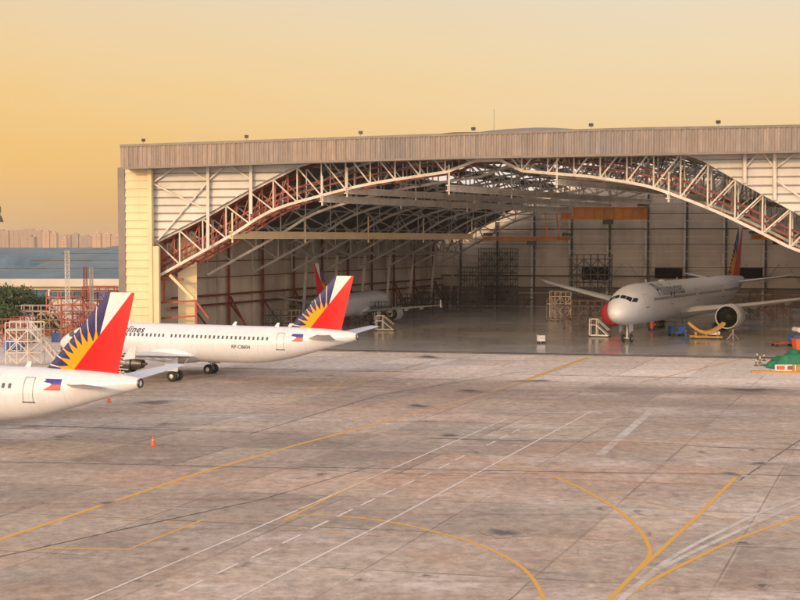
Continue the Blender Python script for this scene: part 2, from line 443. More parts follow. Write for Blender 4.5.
ribbon([(640, 383), (720, 364), (745, 358.5)], .3, YF, 'taxi_line')
ribbon([(160, 423.5), (280, 426)], .3, YF, 'taxi_line')
ribbon([(125, 506), (205, 509.5)], .16, WF, 'apron_marking')
ribbon([(60, 611), (250, 531), (506, 419)], .2, W, 'apron_marking')
ribbon([(180, 627), (234, 600), (400, 515), (592, 411)], .2, W, 'apron_marking')
ribbon([(651, 411), (600, 455)], .95, WF, 'apron_marking')
ribbon([(520, 453.5), (600, 455.3)], .2, WF, 'apron_marking')
ribbon([(618, 603), (634, 588), (664, 567), (700, 549), (745, 528), (815, 497)], .42, WF, 'apron_marking', True)
ribbon([(626, 596), (660, 566), (692, 546), (724, 530), (760, 513), (815, 491)], .38, WF, 'apron_marking', True)
for x, y in ((191, 586), (227, 569), (262, 553), (292, 539), (320, 525), (345, 513), (368, 502), (389, 492), (409, 483), (426, 475), (444, 466.3), (460, 458), (491, 443.5), (504, 437), (516, 431), (526, 426)):
    c = G(x, y); q = c + LD * 1.0; p = c - LD * 1.0
    z = ZL[0]; ZL[0] += .0001; nn = Vector((LD.y, -LD.x, 0)) * .085
    struct(MB().add([p - nn + Vector((0, 0, z)), p + nn + Vector((0, 0, z)), q + nn + Vector((0, 0, z)), q - nn + Vector((0, 0, z))], [(0, 1, 2, 3)]).build('apron_marking', W))
for x, y in ((89, 517.5), (130, 520), (172, 522.5), (290, 530), (333, 533), (376, 535.5)):
    ribbon([(x - 8, y - .3), (x + 8, y + .3)], .3, YF, 'apron_marking')
for pts in ([(-10, 559), (120, 530), (260, 500), (375, 465.5)], [(-10, 461.5), (200, 466), (300, 468.5)], [(300, 467), (480, 470.5), (700, 474), (815, 476)], [(740, 480), (800, 440)], [(520, 372), (380, 395), (250, 434)]):
    ribbon(pts, .13, M['crack'], 'expansion_joint')
def blot(px, py, rx, ry, seed):
    rnd = random.Random(seed); c = G(px, py); z = ZL[0]; ZL[0] += .0002
    a = (G(px + rx, py) - c).length; b = (G(px, py - ry) - c).length; n = 26; vs = []
    ph = [rnd.uniform(0, 6.28) for _ in range(4)]
    for i in range(n):
        t_ = 6.2832 * i / n; k = 1 + .22 * math.sin(2 * t_ + ph[0]) + .16 * math.sin(3 * t_ + ph[1]) + .10 * math.sin(5 * t_ + ph[2]) + .08 * math.sin(9 * t_ + ph[3])
        vs.append((c.x + a * k * math.cos(t_) * 1.15, c.y + b * k * math.sin(t_) * 1.25, z))
    vs.append((c.x, c.y, z))
    o = MB().add(vs, [(i, (i + 1) % n, n) for i in range(n)]).build('oil_stain', M['stain']); at = o.data.attributes.new('rim', 'FLOAT', 'POINT')
    for i in range(n + 1): at.data[i].value = 1.0 if i == n else 0.0
    struct(o)
for i, q in enumerate(((155, 402.5, 29, 2.2), (107, 503, 8, 2), (321, 474.5, 7, 1.8), (450, 435.5, 9, 1.9), (752, 390, 32, 2.4), (730, 474, 13, 2), (760, 463.5, 10, 1.6), (503, 533, 17, 4.5), (185, 549, 3, 1), (418, 406, 12, 2), (470, 391, 15, 1.4), (428, 357, 13, 1.6),
                       (702, 452, 4, 1.2), (752, 450, 3, 1), (742, 543, 8, 1.6), (762, 586, 7, 2.2), (427, 576, 7, 1.6), (360, 580, 4, 1), (30, 427, 14, 1.6), (60, 437, 12, 1.4), (600, 509, 4, 1.2), (536, 381, 18, 1.2), (165, 424, 9, 1.2))):
    blot(*q, i)

# ------------------------------------------------------------------ hangar frame
O = Vector((-40.1, 172.6, 0)); U = FD; V = Vector((.41, .912, 0))
NB = Vector((.187, .982, 0))                # straight back from the front
def Hn(a, b, z): return O + U * a + V * b + Vector((0, 0, z))
def front(px, py, b=0.0):                   # pixel -> (a, z) on the plane parallel to the front, b behind it
    r = ray(px, py); o = O + V * b
    nrm_ = NB; tt = (o - Vector((0, 0, 0))).dot(nrm_) / Vector((r.x, r.y, 0)).dot(nrm_)
    p = Vector((r.x * tt, r.y * tt, CH + r.z * tt)); return ((p - o).dot(U), p.z)
def pl(lst, b=0.0): return [front(x, y, b) for x, y in lst]
def interp(poly, a):
    for (a0, z0), (a1, z1) in zip(poly, poly[1:]):
        if a0 <= a <= a1: return z0 + (z1 - z0) * (a - a0) / (a1 - a0)
    return poly[0][1] if a < poly[0][0] else poly[-1][1]
AC = 55.0
bot = pl([(157, 277), (193, 259), (232, 235), (270, 211.5), (320, 196), (345, 189.5), (372, 183.5), (400, 178.5), (447, 172), (475, 161), (500, 160), (523, 171), (560, 172.5), (590, 176.5), (615, 179), (645, 185.5), (680, 197), (720, 213), (760, 232), (800, 251)], 1.5)
bot += [(2 * AC - a + .5, z) for a, z in reversed(bot[:2])]
def soft(P, kink=()):
    o = []
    for i in range(len(P) - 1):
        p0, p1, p2, p3 = P[max(i - 1, 0)], P[i], P[i + 1], P[min(i + 2, len(P) - 1)]
        for k_ in range(3):
            s = k_ / 3; h = (2 * s ** 3 - 3 * s * s + 1, s ** 3 - 2 * s * s + s, -2 * s ** 3 + 3 * s * s, s ** 3 - s * s); dx = p2[0] - p1[0]
            m1 = (p2[1] - p0[1]) / (p2[0] - p0[0]) * dx; m2 = (p3[1] - p1[1]) / (p3[0] - p1[0]) * dx
            o.append((p1[0] + dx * s, h[0] * p1[1] + h[1] * m1 + h[2] * p2[1] + h[3] * m2))
    return o + [P[-1]]
bot = [p for i, p in enumerate(bot) if i not in (1, 5, 7, 12, 14)]
kx = [i for i, p in enumerate(bot) if abs(p[0] - AC) < 12]
bot = soft(bot[:kx[0] + 1])[:-1] + bot[kx[0]:kx[-1]] + soft(bot[kx[-1]:])
top = pl([(153, 244), (208, 216), (251, 191), (275, 178.5), (300, 166)], 1.5)
ap = front(345, 152, 1.5)
tr = pl([(700, 158), (745, 184), (800, 214)], 1.5)
top = top + [ap, (AC - 8, 29.0), (AC + 8, 29.0), front(655, 147, 1.5)] + tr + [(2 * AC - top[0][0] + 1, top[0][1])]
AW = 2 * AC + .5                            # full width

hangar = thing('aircraft_hangar', 'huge open-fronted hangar with pale arched trusses under a ribbed brown fascia', 'hangar', tuple(O))
def hb(mb, name, mat, parent=None, smooth=False):
    mb.v = [tuple(Vector(v) - O) for v in mb.v]
    return mb.build(name, mat, parent or hangar, smooth)

struct(MB().add([Hn(-1, -.4, .03), Hn(AW + 1, -.4, .03), Hn(AW + 1, 119, .03), Hn(-6, 119, .03), Hn(-6, 5, .03), Hn(-1, 5, .03)], [(0, 1, 2, 3, 4, 5)]).build('hangar_floor', M['floor']))
struct(MB().add([Hn(0, -1.0, .034), Hn(AW, -1.0, .034), Hn(AW, -.2, .034), Hn(0, -.2, .034)], [(0, 1, 2, 3)]).build('door_track', M['tline']))
struct(MB().add([Hn(0, -2.2, .029), Hn(AW, -2.2, .029), Hn(AW, -1.7, .029), Hn(0, -1.7, .029)], [(0, 1, 2, 3)]).build('door_track', M['tline']))

# fascia: ribbed sheet
def fz(a):                                  # bottom and top of the fascia along the front
    return interp(FB, a), interp(FT, a)
FB = pl([(116, 168.5), (300, 162.3), (460, 157.8), (620, 155), (810, 151.4)], -3); FT = pl([(116, 146), (300, 139.6), (460, 134.3), (620, 129.2), (810, 125.8)], -3)
a0 = FB[0][0]; a1 = AW + 4
mb = MB(); n = int((a1 - a0) / .17); vs = []
for i in range(n + 1):
    a = a0 + (a1 - a0) * i / n; zb, zt = fz(a); off = (-3.0, -3.0, -3.12, -3.12)[i % 4]
    vs += [Hn(a, 0, zb) + NB * off, Hn(a, 0, zt) + NB * off]
mb.add(vs, [(2 * i, 2 * i + 2, 2 * i + 3, 2 * i + 1) for i in range(n)])
hb(mb, 'fascia', M['fascia'])
def strip(a_, b_, z_, a2, b2, z2): pass
segs = 24
for (zi, bo, th) in ((0, -3.14, .28), (1, -3.16, .35)):
    mb = MB()
    for i in range(segs):
        aa, ab = a0 + (a1 - a0) * i / segs, a0 + (a1 - a0) * (i + 1) / segs
        za, zb_ = fz(aa)[zi], fz(ab)[zi]
        p, q = Hn(aa, 0, za) + NB * bo, Hn(ab, 0, zb_) + NB * bo
        d = Vector((0, 0, th / 2)); e = NB * .14
        mb.add([p - d, q - d, q + d, p + d, p - d + e, q - d + e, q + d + e, p + d + e], [(0, 1, 2, 3), (7, 6, 5, 4), (3, 2, 6, 7), (4, 5, 1, 0), (0, 3, 7, 4), (1, 5, 6, 2)])
    hb(mb, 'fascia_trim', M['trim'])
mb = MB()
for i in range(segs):                       # soffit, canopy roof
    aa, ab = a0 + (a1 - a0) * i / segs, a0 + (a1 - a0) * (i + 1) / segs
    for zi, dz, b2 in ((0, .05, 1.3), (1, -.05, 8)):
        p, q = Hn(aa, 0, fz(aa)[zi] + dz) - NB * 2.98, Hn(ab, 0, fz(ab)[zi] + dz) - NB * 2.98
        mb.add([p, q, q + NB * (2.98 + b2), p + NB * (2.98 + b2)], [(0, 1, 2, 3)])
for a in (a0, a1):
    zb, zt = fz(a); mb.add([Hn(a, 0, zb) - NB * 3, Hn(a, 0, zt) - NB * 3, Hn(a, 0, zt) + NB * 8, Hn(a, 0, zb) + NB * 8], [(0, 1, 2, 3)])
hb(mb, 'canopy', M['roofout'])

# lapped siding
def siding(mb, p, q, z0, z1, h, nrm_, lap=.16, endz=None):
    """boards from p to q (ground points), z0..z1, leaning out at their lower edge along nrm_"""
    z = z0
    while z < z1 - .02:
        zt = min(z + h, z1); qq = q
        if endz:
            qq = endz((z + zt) / 2)
            if qq is None: z += h; continue
        a, b = Vector((p.x, p.y, z)), Vector((qq.x, qq.y, z)); c, d = Vector((qq.x, qq.y, zt)), Vector((p.x, p.y, zt))
        mb.add([a + nrm_ * lap, b + nrm_ * lap, c, d, a, b], [(0, 1, 2, 3), (0, 4, 5, 1)])
        z += h
def slope_siding(mb, p, fn, z0, z1, h, nrm_, lap):
    z = z0; gap = MB()
    while z < z1 - .02:
        zt = min(z + h, z1); q0, q1 = fn(z), fn(zt)
        if q0 is not None and q1 is not None:
            a, b = Vector((p.x, p.y, z)), Vector((q0.x, q0.y, z)); c, d = Vector((q1.x, q1.y, zt)), Vector((p.x, p.y, zt))
            mb.add([a + nrm_ * lap, b + nrm_ * lap, c, d, a, b], [(0, 1, 2, 3), (0, 4, 5, 1)])
            e = nrm_ * (lap + .02); u_ = Vector((0, 0, .17)); gap.add([a + e, b + e, b + e + u_ , a + e + u_], [(0, 1, 2, 3)])  # dark strip painted in for the shade between louvres
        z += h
    hb(gap, 'louvre_gap_shade', M['gapshade'])
def solid(mb, p, q, z0, z1, th, nrm_):
    b_ = [Vector((p.x, p.y, z0)), Vector((q.x, q.y, z0)), Vector((q.x, q.y, z1)), Vector((p.x, p.y, z1))]
    mb.add(b_ + [x - nrm_ * th for x in b_], [(0, 1, 2, 3), (7, 6, 5, 4), (0, 4, 5, 1), (1, 5, 6, 2), (2, 6, 7, 3), (3, 7, 4, 0)])
aL = front(119.5, 300, 0)[0]; aB0 = front(126.5, 300, 0)[0]; aB1 = front(150, 300, 0)[0]; aJ = front(157, 300, 0)[0]
zF = FB[0][1]
mb = MB(); siding(mb, Hn(aB0, 0, 0), Hn(aB1, 0, 0), 0, zF + .3, 1.13, -NB, .15); solid(mb, Hn(aB0, 0, 0), Hn(aB1, 0, 0), 0, zF + .3, .25, -NB)
hb(mb, 'side_cladding', M['cream'])
mb = MB(); c = Hn((aL + aB0) / 2, 0, 0) + NB * .35
ang = math.atan2(U.y, U.x)
mb.box(c + Vector((0, 0, (zF + .3) / 2)), aB0 - aL, 1.1, zF + .3, ang); hb(mb, 'corner_column', M['trim'])
mb = MB(); c = Hn((aB1 + aJ) / 2 - .25, 0, 0); mb.box(c + Vector((0, 0, zF / 2)), .55, .8, zF, ang); hb(mb, 'front_column', M['cream'])
mb = MB(); c = Hn(aJ - .1, 0, 0) + NB * .4; mb.box(c - NB * .3 + Vector((0, 0, 7.2)), 1.0, .6, 14.4, ang); hb(mb, 'jamb', M['cream'])

# gable louvres above the arch, left and right
lpl = Hn(0, 0, 0) + NB * .9
def onarch_left(z):
    a = None
    for (x0, z0), (x1, z1) in zip(top[:5], top[1:6]):
        if z0 <= z <= z1: a = x0 + (x1 - x0) * (z - z0) / (z1 - z0)
    if a is None: a = top[0][0] if z < top[0][1] else top[5][0]
    return Hn(a, 0, 0) + NB * .9
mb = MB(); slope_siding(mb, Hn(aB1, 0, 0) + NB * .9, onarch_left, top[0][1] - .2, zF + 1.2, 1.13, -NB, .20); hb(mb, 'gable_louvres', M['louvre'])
def onarch_right(z):
    R_ = top[-5:]
    if z > R_[0][1]: z = R_[0][1] - .01
    if z < R_[-1][1]: return Hn(R_[-1][0], 0, 0) + NB * .9
    for (x0, z0), (x1, z1) in zip(R_, R_[1:]):
        if z1 <= z <= z0: return Hn(x0 + (x1 - x0) * (z0 - z) / (z0 - z1), 0, 0) + NB * .9
    return None
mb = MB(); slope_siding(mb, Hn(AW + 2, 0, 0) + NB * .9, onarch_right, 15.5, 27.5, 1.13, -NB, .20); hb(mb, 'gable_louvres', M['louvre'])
mb = MB(); solid(mb, Hn(AW - .5, 0, 0), Hn(AW + 4, 0, 0), 0, 27, .4, -NB); hb(mb, 'side_cladding', M['cream'])
# gable posts and their bracing
def hbar(mb, p, q, w, b=0.3, b2=None):
    (x, y), (x2, y2) = p, q
    a, z = front(x, y, b); a_, z_ = front(x2, y2, b if b2 is None else b2)
    mb.bar(Hn(a, b, z), Hn(a_, b if b2 is None else b2, z_), w)
for x, y0, y1, w in ((208, 167, 248, .42), (251, 165, 214, .42), (745, 152, 183, .4), (775, 152, 200, .4)):
    mb = MB(); hbar(mb, (x, y0), (x, y1), w); hb(mb, 'gable_post', M['steel_white'])
for p, q in (((154, 182), (174, 168)), ((154, 184), (207, 210)), ((158, 240), (207, 183)), ((187, 168), (207, 180)), ((209, 180), (222, 168)), ((232, 167), (251, 179)), 
             ((745, 168), (758, 154)), ((764, 154), (775, 168)), ((776, 168), (795, 154)), ((776, 180), (805, 200))): mb = MB(); hbar(mb, p, q, .2, .45); hb(mb, 'gable_brace', M['steel_white'])

# arch trusses
def truss_parts(b, cm, wm, wc, ww, step, name='arch_truss', braces=True, holder=None, mat2=None):
    lo, hi = bot[0][0], bot[-1][0]
    K = int((hi - lo) / step); A = [lo + (hi - lo) * i / K for i in range(K + 1)]
    root = MB()
    def Pt(a, z): return Hn(a, b, z)
    for i, a in enumerate(A):
        zt, zb = interp(top, a), interp(bot, a)
        root.bar(Pt(a, zb), Pt(a, zt), ww)
        if i < K:
            a2 = A[i + 1]
            if a < AC: root.bar(Pt(a, zt), Pt(a2, interp(bot, a2)), ww)
            else: root.bar(Pt(a, zb), Pt(a2, interp(top, a2)), ww)
    r = hb(root, name, wm)
    m1 = MB(); m2 = MB()
    for x, y in zip(bot, bot[1:]): m1.bar(Pt(*x), Pt(*y), wc)
    for x, y in zip(top, top[1:]): m2.bar(Pt(*x), Pt(*y), wc * .9)
    for k, mm in ((0, m1), (1, m2)):
        mm.v = [tuple(Vector(v) - O) for v in mm.v]; mm.build('lower_chord' if k == 0 else 'upper_chord', cm, r)
    return r
truss_parts(1.5, M['steel_white'], M['steel_white'], .38, .19, 3.45)
truss_parts(4.2, M['maroon'], M['steel_white'], .32, .17, 3.45)
for k in range(1, 9):
    truss_parts(1.5 + 13.2 * k, M['steel_white'] if k < 2 else M['steel_grey'], M['steel_grey'], .36, .19, 3.9 if k % 2 else 4.3)
mb = MB(); A_ = [bot[0][0] + 1.9 * i for i in range(11)]
for bb in (2.8, 6.2):
    for i, a in enumerate(A_):
        zt, zb = interp(top, a), interp(bot, a); mb.bar(Hn(a, bb, zb), Hn(a, bb, zt), .2)
        if i < 10:
            a2 = A_[i + 1]; mb.bar(Hn(a, bb, zb), Hn(a2, bb, interp(top, a2)), .15)
            for f_ in (0, .5, 1): mb.bar(Hn(a, bb, zb + (zt - zb) * f_), Hn(a2, bb, interp(bot, a2) + (interp(top, a2) - interp(bot, a2)) * f_), .22)
hb(mb, 'springing_lattice', M['rust'])  # brighter red than the maroon steel: orange light put into the colour
# walkway edge and outer flange that follow the front arch
tp2 = [(a, z + .75) for a, z in top[:6]]; tp3 = [(a, z + .75) for a, z in top[-5:]]
for T in (tp2, tp3):
    mb = MB()
    for x, y in zip(T, T[1:]): mb.bar(Hn(x[0], 1.5, x[1]), Hn(y[0], 1.5, y[1]), .26)
    for (xa, za), (xb, zb_) in zip(T, T[1:]):
        nn_ = max(2, int(abs(xb - xa) / 1.2))
        for j in range(nn_):
            f_ = j / nn_; a = xa + (xb - xa) * f_; z = za + (zb_ - za) * f_; mb.bar(Hn(a, 1.5, z), Hn(a, 1.5, z - .75), .1)
    hb(mb, 'arch_flange', M['steel_white'])
for dz, bb in ((1.4, 2.8), (2.3, 3.0)):
    mb = MB()
    for x, y in zip(bot, bot[1:]): mb.bar(Hn(x[0], bb, x[1] + dz), Hn(y[0], bb, y[1] + dz), .26)
    hb(mb, 'arch_walkway', M['maroon'])
mb = MB()
for i in range(0, 46):
    a = bot[0][0] + (bot[-1][0] - bot[0][0]) * i / 45; z = interp(bot, a); mb.bar(Hn(a, 1.5, z), Hn(a, 4.2, z), .14); mb.bar(Hn(a, 1.5, interp(top, a)), Hn(a, 4.2, interp(top, a)), .14)
hb(mb, 'arch_ties', M['maroon'])
# purlins and roof bracing along the depth
mb = MB(); A = [bot[0][0] + 5 + (AW - 14) * i / 17 for i in range(18)]
for a in A:
    z = interp(top, a); mb.bar(Hn(a, 4.2, z - .1), Hn(a, 108, z - .1), .22)
hb(mb, 'purlins', M['steel_grey'])
mb = MB(); rnd = random.Random(3)
for a in A[1:-1:2]:
    zb = interp(bot, a); mb.bar(Hn(a, 1.5, zb), Hn(a, 108, zb), .2)
    for k in range(8):
        b0_ = 1.5 + 13.2 * k; zt = interp(top, a); mb.bar(Hn(a, b0_, zb), Hn(a, b0_ + 6.6, zt), .16); mb.bar(Hn(a, b0_ + 6.6, zt), Hn(a, b0_ + 13.2, zb), .16)
hb(mb, 'roof_bracing', M['steel_grey'])
# roof skin following the arch
def archtop(a): return interp(top, a) + .9
mb = MB(); xs = [-6, top[0][0]] + [top[0][0] + (top[-1][0] - top[0][0]) * i / 40 for i in range(1, 41)] + [AW + 3]
bs = [1.2, 34, 48, 84, 120]; vs = []; SKY = (9, 11, 13, 15, 17, 19, 21, 23, 25, 27, 29, 31, 33)
for b in bs:
    for a in xs: vs.append(Hn(a, b, archtop(min(max(a, top[0][0]), top[-1][0])) + .05))
nx = len(xs); fs = []
for j in range(len(bs) - 1):
    for i in range(nx - 1):
        if not (j >= 2 and i in SKY): fs.append((j * nx + i, j * nx + i + 1, (j + 1) * nx + i + 1, (j + 1) * nx + i))
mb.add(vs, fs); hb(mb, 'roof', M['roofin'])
for i in SKY:  # translucent roof strips added to brighten the hall below
    hb(MB().add([vs[j * nx + i + e] for j in range(2, len(bs)) for e in (0, 1)], [(2 * q, 2 * q + 1, 2 * q + 3, 2 * q + 2) for q in range(len(bs) - 3)]), 'fill_skylight', M['fill_skylight'])
# low dome on the roof
mb = MB(); rings = []
for j in range(9):
    b = 12 + 36 * j / 8; kz = 1 - ((j - 4) / 4) ** 2 * .6; rings.append([Hn(AC - 3.5 + 15 * math.cos(math.pi * i / 16), b, 28.5 + 4.3 * kz * math.sin(math.pi * i / 16)) for i in range(17)])
n_ = 17; vs = [p for r_ in rings for p in r_]; fs = [(j * n_ + i, j * n_ + i + 1, (j + 1) * n_ + i + 1, (j + 1) * n_ + i) for j in range(8) for i in range(16)] + [tuple(range(17)), tuple(range(8 * 17, 9 * 17))]
mb.add(vs, fs); hb(mb, 'roof_dome', M['trim'], smooth=True)

# walls inside
L0 = Vector((-41, 172.4, 0)); L1 = Vector((10, 286, 0)); WD = (L1 - L0).normalized(); WN = Vector((WD.y, -WD.x, 0))   # into the hall
BR = L1 + U * 104; BN = -NB
mb = MB(); siding(mb, L0 + WD * 7, L1, 0, 20, 2.2, WN, .10); solid(mb, L0 + WD * 7 - WN * .01, L1 - WN * .01, 0, 20, .3, WN); hb(mb, 'left_wall', M['tan'])
mb = MB(); siding(mb, L1, BR, 0, 30, 1.7, BN, .10); solid(mb, L1 - BN * .01, BR - BN * .01, 0, 30, .3, BN); hb(mb, 'back_wall', M['tan'])
mb = MB(); siding(mb, L1 - BN * -.14, BR - BN * -.14, 0, 4.4, 1.1, BN, .06); hb(mb, 'back_dado', M['brownwall'])
RR = Hn(AW + 2, 0, 0); solid(mb := MB(), RR, BR + U * 4, 0, 30, .3, -WN); hb(mb, 'right_wall', M['tan'])
# front facing return just inside the left jamb
pA, pB = Hn(aJ + .2, 4.9, 0), D(197, 300, 176.3); pA.z = pB.z = 0; PN = Vector((pB.y - pA.y, -(pB.x - pA.x), 0)).normalized()
if PN.y > 0: PN = -PN
mb = MB(); siding(mb, pA, pB, 0, 16.6, 1.5, PN, .10); solid(mb, pA - PN * .01, pB - PN * .01, 0, 16.6, .4, PN); hb(mb, 'inner_pier', M['cream'])
# wall columns and girts
Lw = (L1 - L0).length
for i in range(10):
    s_ = 16 + i * 11.0
    p = L0 + WD * s_ + WN * .45
    hb(MB().box(p + Vector((0, 0, 8.5)), .9, .6, 17, math.atan2(WD.y, WD.x)), 'wall_column', M['cream' if i == 0 else 'tan'])
    q = p + WD * 2.2 + WN * .3
    hb(MB().box(q + Vector((0, 0, 8.5)), .32, .32, 17, math.atan2(WD.y, WD.x)), 'wall_post', M['rust' if i < 4 else 'maroon'])
mb = MB(); o_ = WN * 1.1
for z, w in ((6.4, .32), (4.9, .32), (9.3, .14), (11.9, .14)):
    mb.bar(L0 + WD * 12 + o_ + Vector((0, 0, z)), L1 - WD * 2 + o_ + Vector((0, 0, z)), w)
hb(mb, 'wall_rail', M['maroon'])
for i in range(10):
    p = L0 + WD * (18 + 11 * i) + WN * 1.1
    if i % 2: hb(MB().bar(p + Vector((0, 0, 6)), p + WN * 3.5 + Vector((0, 0, .1)), .3), 'wall_strut', M['maroon'])
    hb(MB().bar(p + Vector((0, 0, 4.8)), p + WD * 6 + Vector((0, 0, 0)), .2), 'wall_strut', M['maroon'])
# crane girder along the left wall
mb = MB(); g0 = L0 + WD * 40 + WN * 5; g1 = L1 - WD * 1 + WN * 5; n = 16
for z in (12.7, 15.8): mb.bar(g0 + Vector((0, 0, z)), g1 + Vector((0, 0, z)), .42)
for i in range(n):
    p = g0 + (g1 - g0) * i / n; q = g0 + (g1 - g0) * (i + 1) / n; m_ = (p + q) / 2; z1_, z2_ = Vector((0, 0, 12.7)), Vector((0, 0, 15.8))
    mb.bar(p + z2_, m_ + z1_, .2); mb.bar(m_ + z1_, q + z2_, .2); mb.bar(p + z1_, p + z2_, .22)
hb(mb, 'wall_girder', M['steel_grey'])
for i in range(7):                          # raking posts that carry it
    p = g0 + (g1 - g0) * (i + .7) / 7
    hb(MB().bar(p + Vector((0, 0, 12.6)), p - WN * 2 + WD * 2, .5), 'raking_post', M['steel_white'])
# red spring frame at the left foot of the arch
mb = MB()
for x in (158.5, 161):
    a, z = front(x, 246, 2.5); a_, z_ = front(x, 279, 2.5); mb.bar(Hn(a, 2.5, z), Hn(a_, 2.5, z_), .35)
a, z = front(160, 279.5, 2.5); a_, z_ = front(183, 279.5, 2.5); mb.bar(Hn(a, 2.5, z), Hn(a_, 2.5, z_), .35)
for k in range(5):
    y = 248 + 6 * k; p, q = front(158.5, y, 2.5), front(163, y + 5, 2.5); mb.bar(Hn(p[0], 2.5, p[1]), Hn(q[0], 3.0, q[1]), .16)
for (x, y, x2, y2) in ((164, 280, 164, 303), (152, 303, 196, 301), (196, 301, 209, 318), (150, 319, 196, 316), (196, 300, 196, 345)):
    p, q = front(x, y, 2.5), front(x2, y2, 2.5); mb.bar(Hn(p[0], 2.5, p[1]), Hn(q[0], 2.5, q[1]), .28)
hb(mb, 'springing_frame', M['rust'])
mb = MB()
for (x, y, x2, y2) in ((170, 275, 194, 299),):
    p, q = front(x, y, 1.9), front(x2, y2, 1.9); mb.bar(Hn(p[0], 1.9, p[1]), Hn(q[0], 1.9, q[1]), .4)
hb(mb, 'springing_strut', M['cream'])
# back wall columns, girts, openings
for i in range(11):
    p = L1 + U * (4 + i * 8.7) + BN * .5
    hb(MB().box(p + Vector((0, 0, 13)), .5, .5, 26, ang), 'back_column', M['steel_white'])
    hb(MB().box(p + U * .6 + BN * .1 + Vector((0, 0, 13)), .4, .4, 26, ang), 'back_post', M['steel_dark'])
mb = MB()
for z, w in ((7.1, .35), (9.2, .12), (14.5, .14), (18, .25), (21.5, .14), (4.4, .3)):
    mb.bar(L1 + BN * .95 + Vector((0, 0, z)), BR + BN * .95 + Vector((0, 0, z)), w)
hb(mb, 'back_rail', M['steel_dark'])
mb = MB()
for z in (3.1, 11.2, 12.9, 16.2, 19.8, 23.2): mb.bar(L1 + BN * .8 + Vector((0, 0, z)), BR + BN * .8 + Vector((0, 0, z)), .13)
hb(mb, 'back_girt', M['steel_white'])
for i in (3, 4, 5, 7, 8):
    mb = MB(); p = L1 + U * (4 + i * 8.7) + BN * .9; mb.bar(p + Vector((0, 0, 5.5)), p + U * 3.5 + Vector((0, 0, 10)), .22); mb.bar(p + U * 8.4 + Vector((0, 0, 5.5)), p + U * 4.9 + Vector((0, 0, 10)), .22)
    hb(mb, 'back_brace', M['steel_grey'])
for x0, x1, y0, y1 in ((582, 608, 267, 280), (655, 682, 268, 278.5), (735, 762, 268, 278.5)):
    y_ = 275 - (x0 - 450) * .045; p, q = D(x0, y1, y_), D(x1, y0, y_)
    mb = MB(); mb.box(((p.x + q.x) / 2, y_ , (p.z + q.z) / 2), q.x - p.x, 1.2, q.z - p.z, ang); hb(mb, 'wall_opening', M['black'])
# runway beams hung under the roof
BD = Vector((.57, .82, 0))
def runway(px, py, ln, h, mat, nh=5):
    a, z = front(px, py, 1.2); p = Hn(a, 1.2, z); q = p + BD * ln
    mb = MB(); s_ = BD.cross(Vector((0, 0, 1)))
    def pr(w, h0, h1):
        c_ = [p - s_ * w, p + s_ * w, q + s_ * w, q - s_ * w]
        mb.add([v + Vector((0, 0, h0)) for v in c_] + [v + Vector((0, 0, h1)) for v in c_], [(3, 2, 1, 0), (4, 5, 6, 7), (0, 1, 5, 4), (1, 2, 6, 5), (2, 3, 7, 6), (3, 0, 4, 7)])
    pr(.3, -h / 2, -h / 2 + .15); pr(.3, h / 2 - .15, h / 2); pr(.06, -h / 2 + .15, h / 2 - .15)
    for i in range(nh):
        r_ = p + BD * (.3 + (ln - .6) * i / (nh - 1)); mb.bar(r_ + Vector((0, 0, -h)), r_ + Vector((0, 0, 3.2)), .22)
    return hb(mb, 'runway_beam', mat)
runway(231, 235, 66, 1.1, M['cream']); runway(321, 198.5, 78, 1.0, M['steel_white']); runway(346, 190.5, 86, .9, M['steel_white'], 6)  # first beam is cream: yellow sunlight on it put into the colour
runway(448, 188, 70, .9, M['steel_white'], 5); runway(556, 182, 60, .8, M['steel_white'], 5); runway(668, 196, 50, .8, M['steel_white'], 4)
# white lamp reflectors under the roof
for (x, y, d_) in ((458, 187, 196), (479, 188, 196), (498, 184, 198), (517, 186, 200), (535, 180, 200), (537, 188, 205), (551, 189, 205), (566, 187, 208), (573, 190, 214), (504, 212, 235), (475, 227, 240), (437, 202, 210), (610, 181, 190), (455, 217, 240)):
    p = D(x, y, d_); mb = MB(); mb.lathe(p, (0, 0, -1), [(0, .12), (.5, .5), (.55, .5)], 10); mb.bar(p, p + Vector((0, 0, 1.2)), .06)
    hb(mb, 'roof_lamp', M['whitebox'])
# fixtures on the parapet
for (x, y, nm) in ((140, 141.5, 'leftmost'), (243, 136.5, 'second from the left'), (357, 133.3, 'third from the left'), (469.5, 129.8, 'fourth from the left'), (587, 126.5, 'fifth from the left'), (714, 122.7, 'rightmost')):
    a, z = front(x, y, -2.5); zt = fz(a)[1]; p = Hn(a, 0, 0) - NB * 2.6
    th = thing('floodlight', 'small dark floodlight on the hangar parapet, %s of six' % nm, 'floodlight', (p.x, p.y, zt + .1), 0, 'floodlights along the hangar parapet')
    MB().bar((0, 0, 0), (0, 0, .45), .1, 6).build('post', M['steel_grey'], th)
    MB().box((0, 0, .62), .5, .35, .4, .3).build('lamp_head', M['steel_dark'], th)
a, z = front(491, 104, -1); p = Hn(a, 0, 0) + NB * 1; zt = fz(a)[1]
o = MB().bar((0, 0, 0), (0, 0, 3.6), .05, 6).bar((0, 0, 0), (0, 0, .5), .14, 6).build('antenna', M['steel_dark']); o.location = (p.x, p.y, zt)
tag(o, 'thin whip antenna standing alone on the hangar roof', 'antenna')

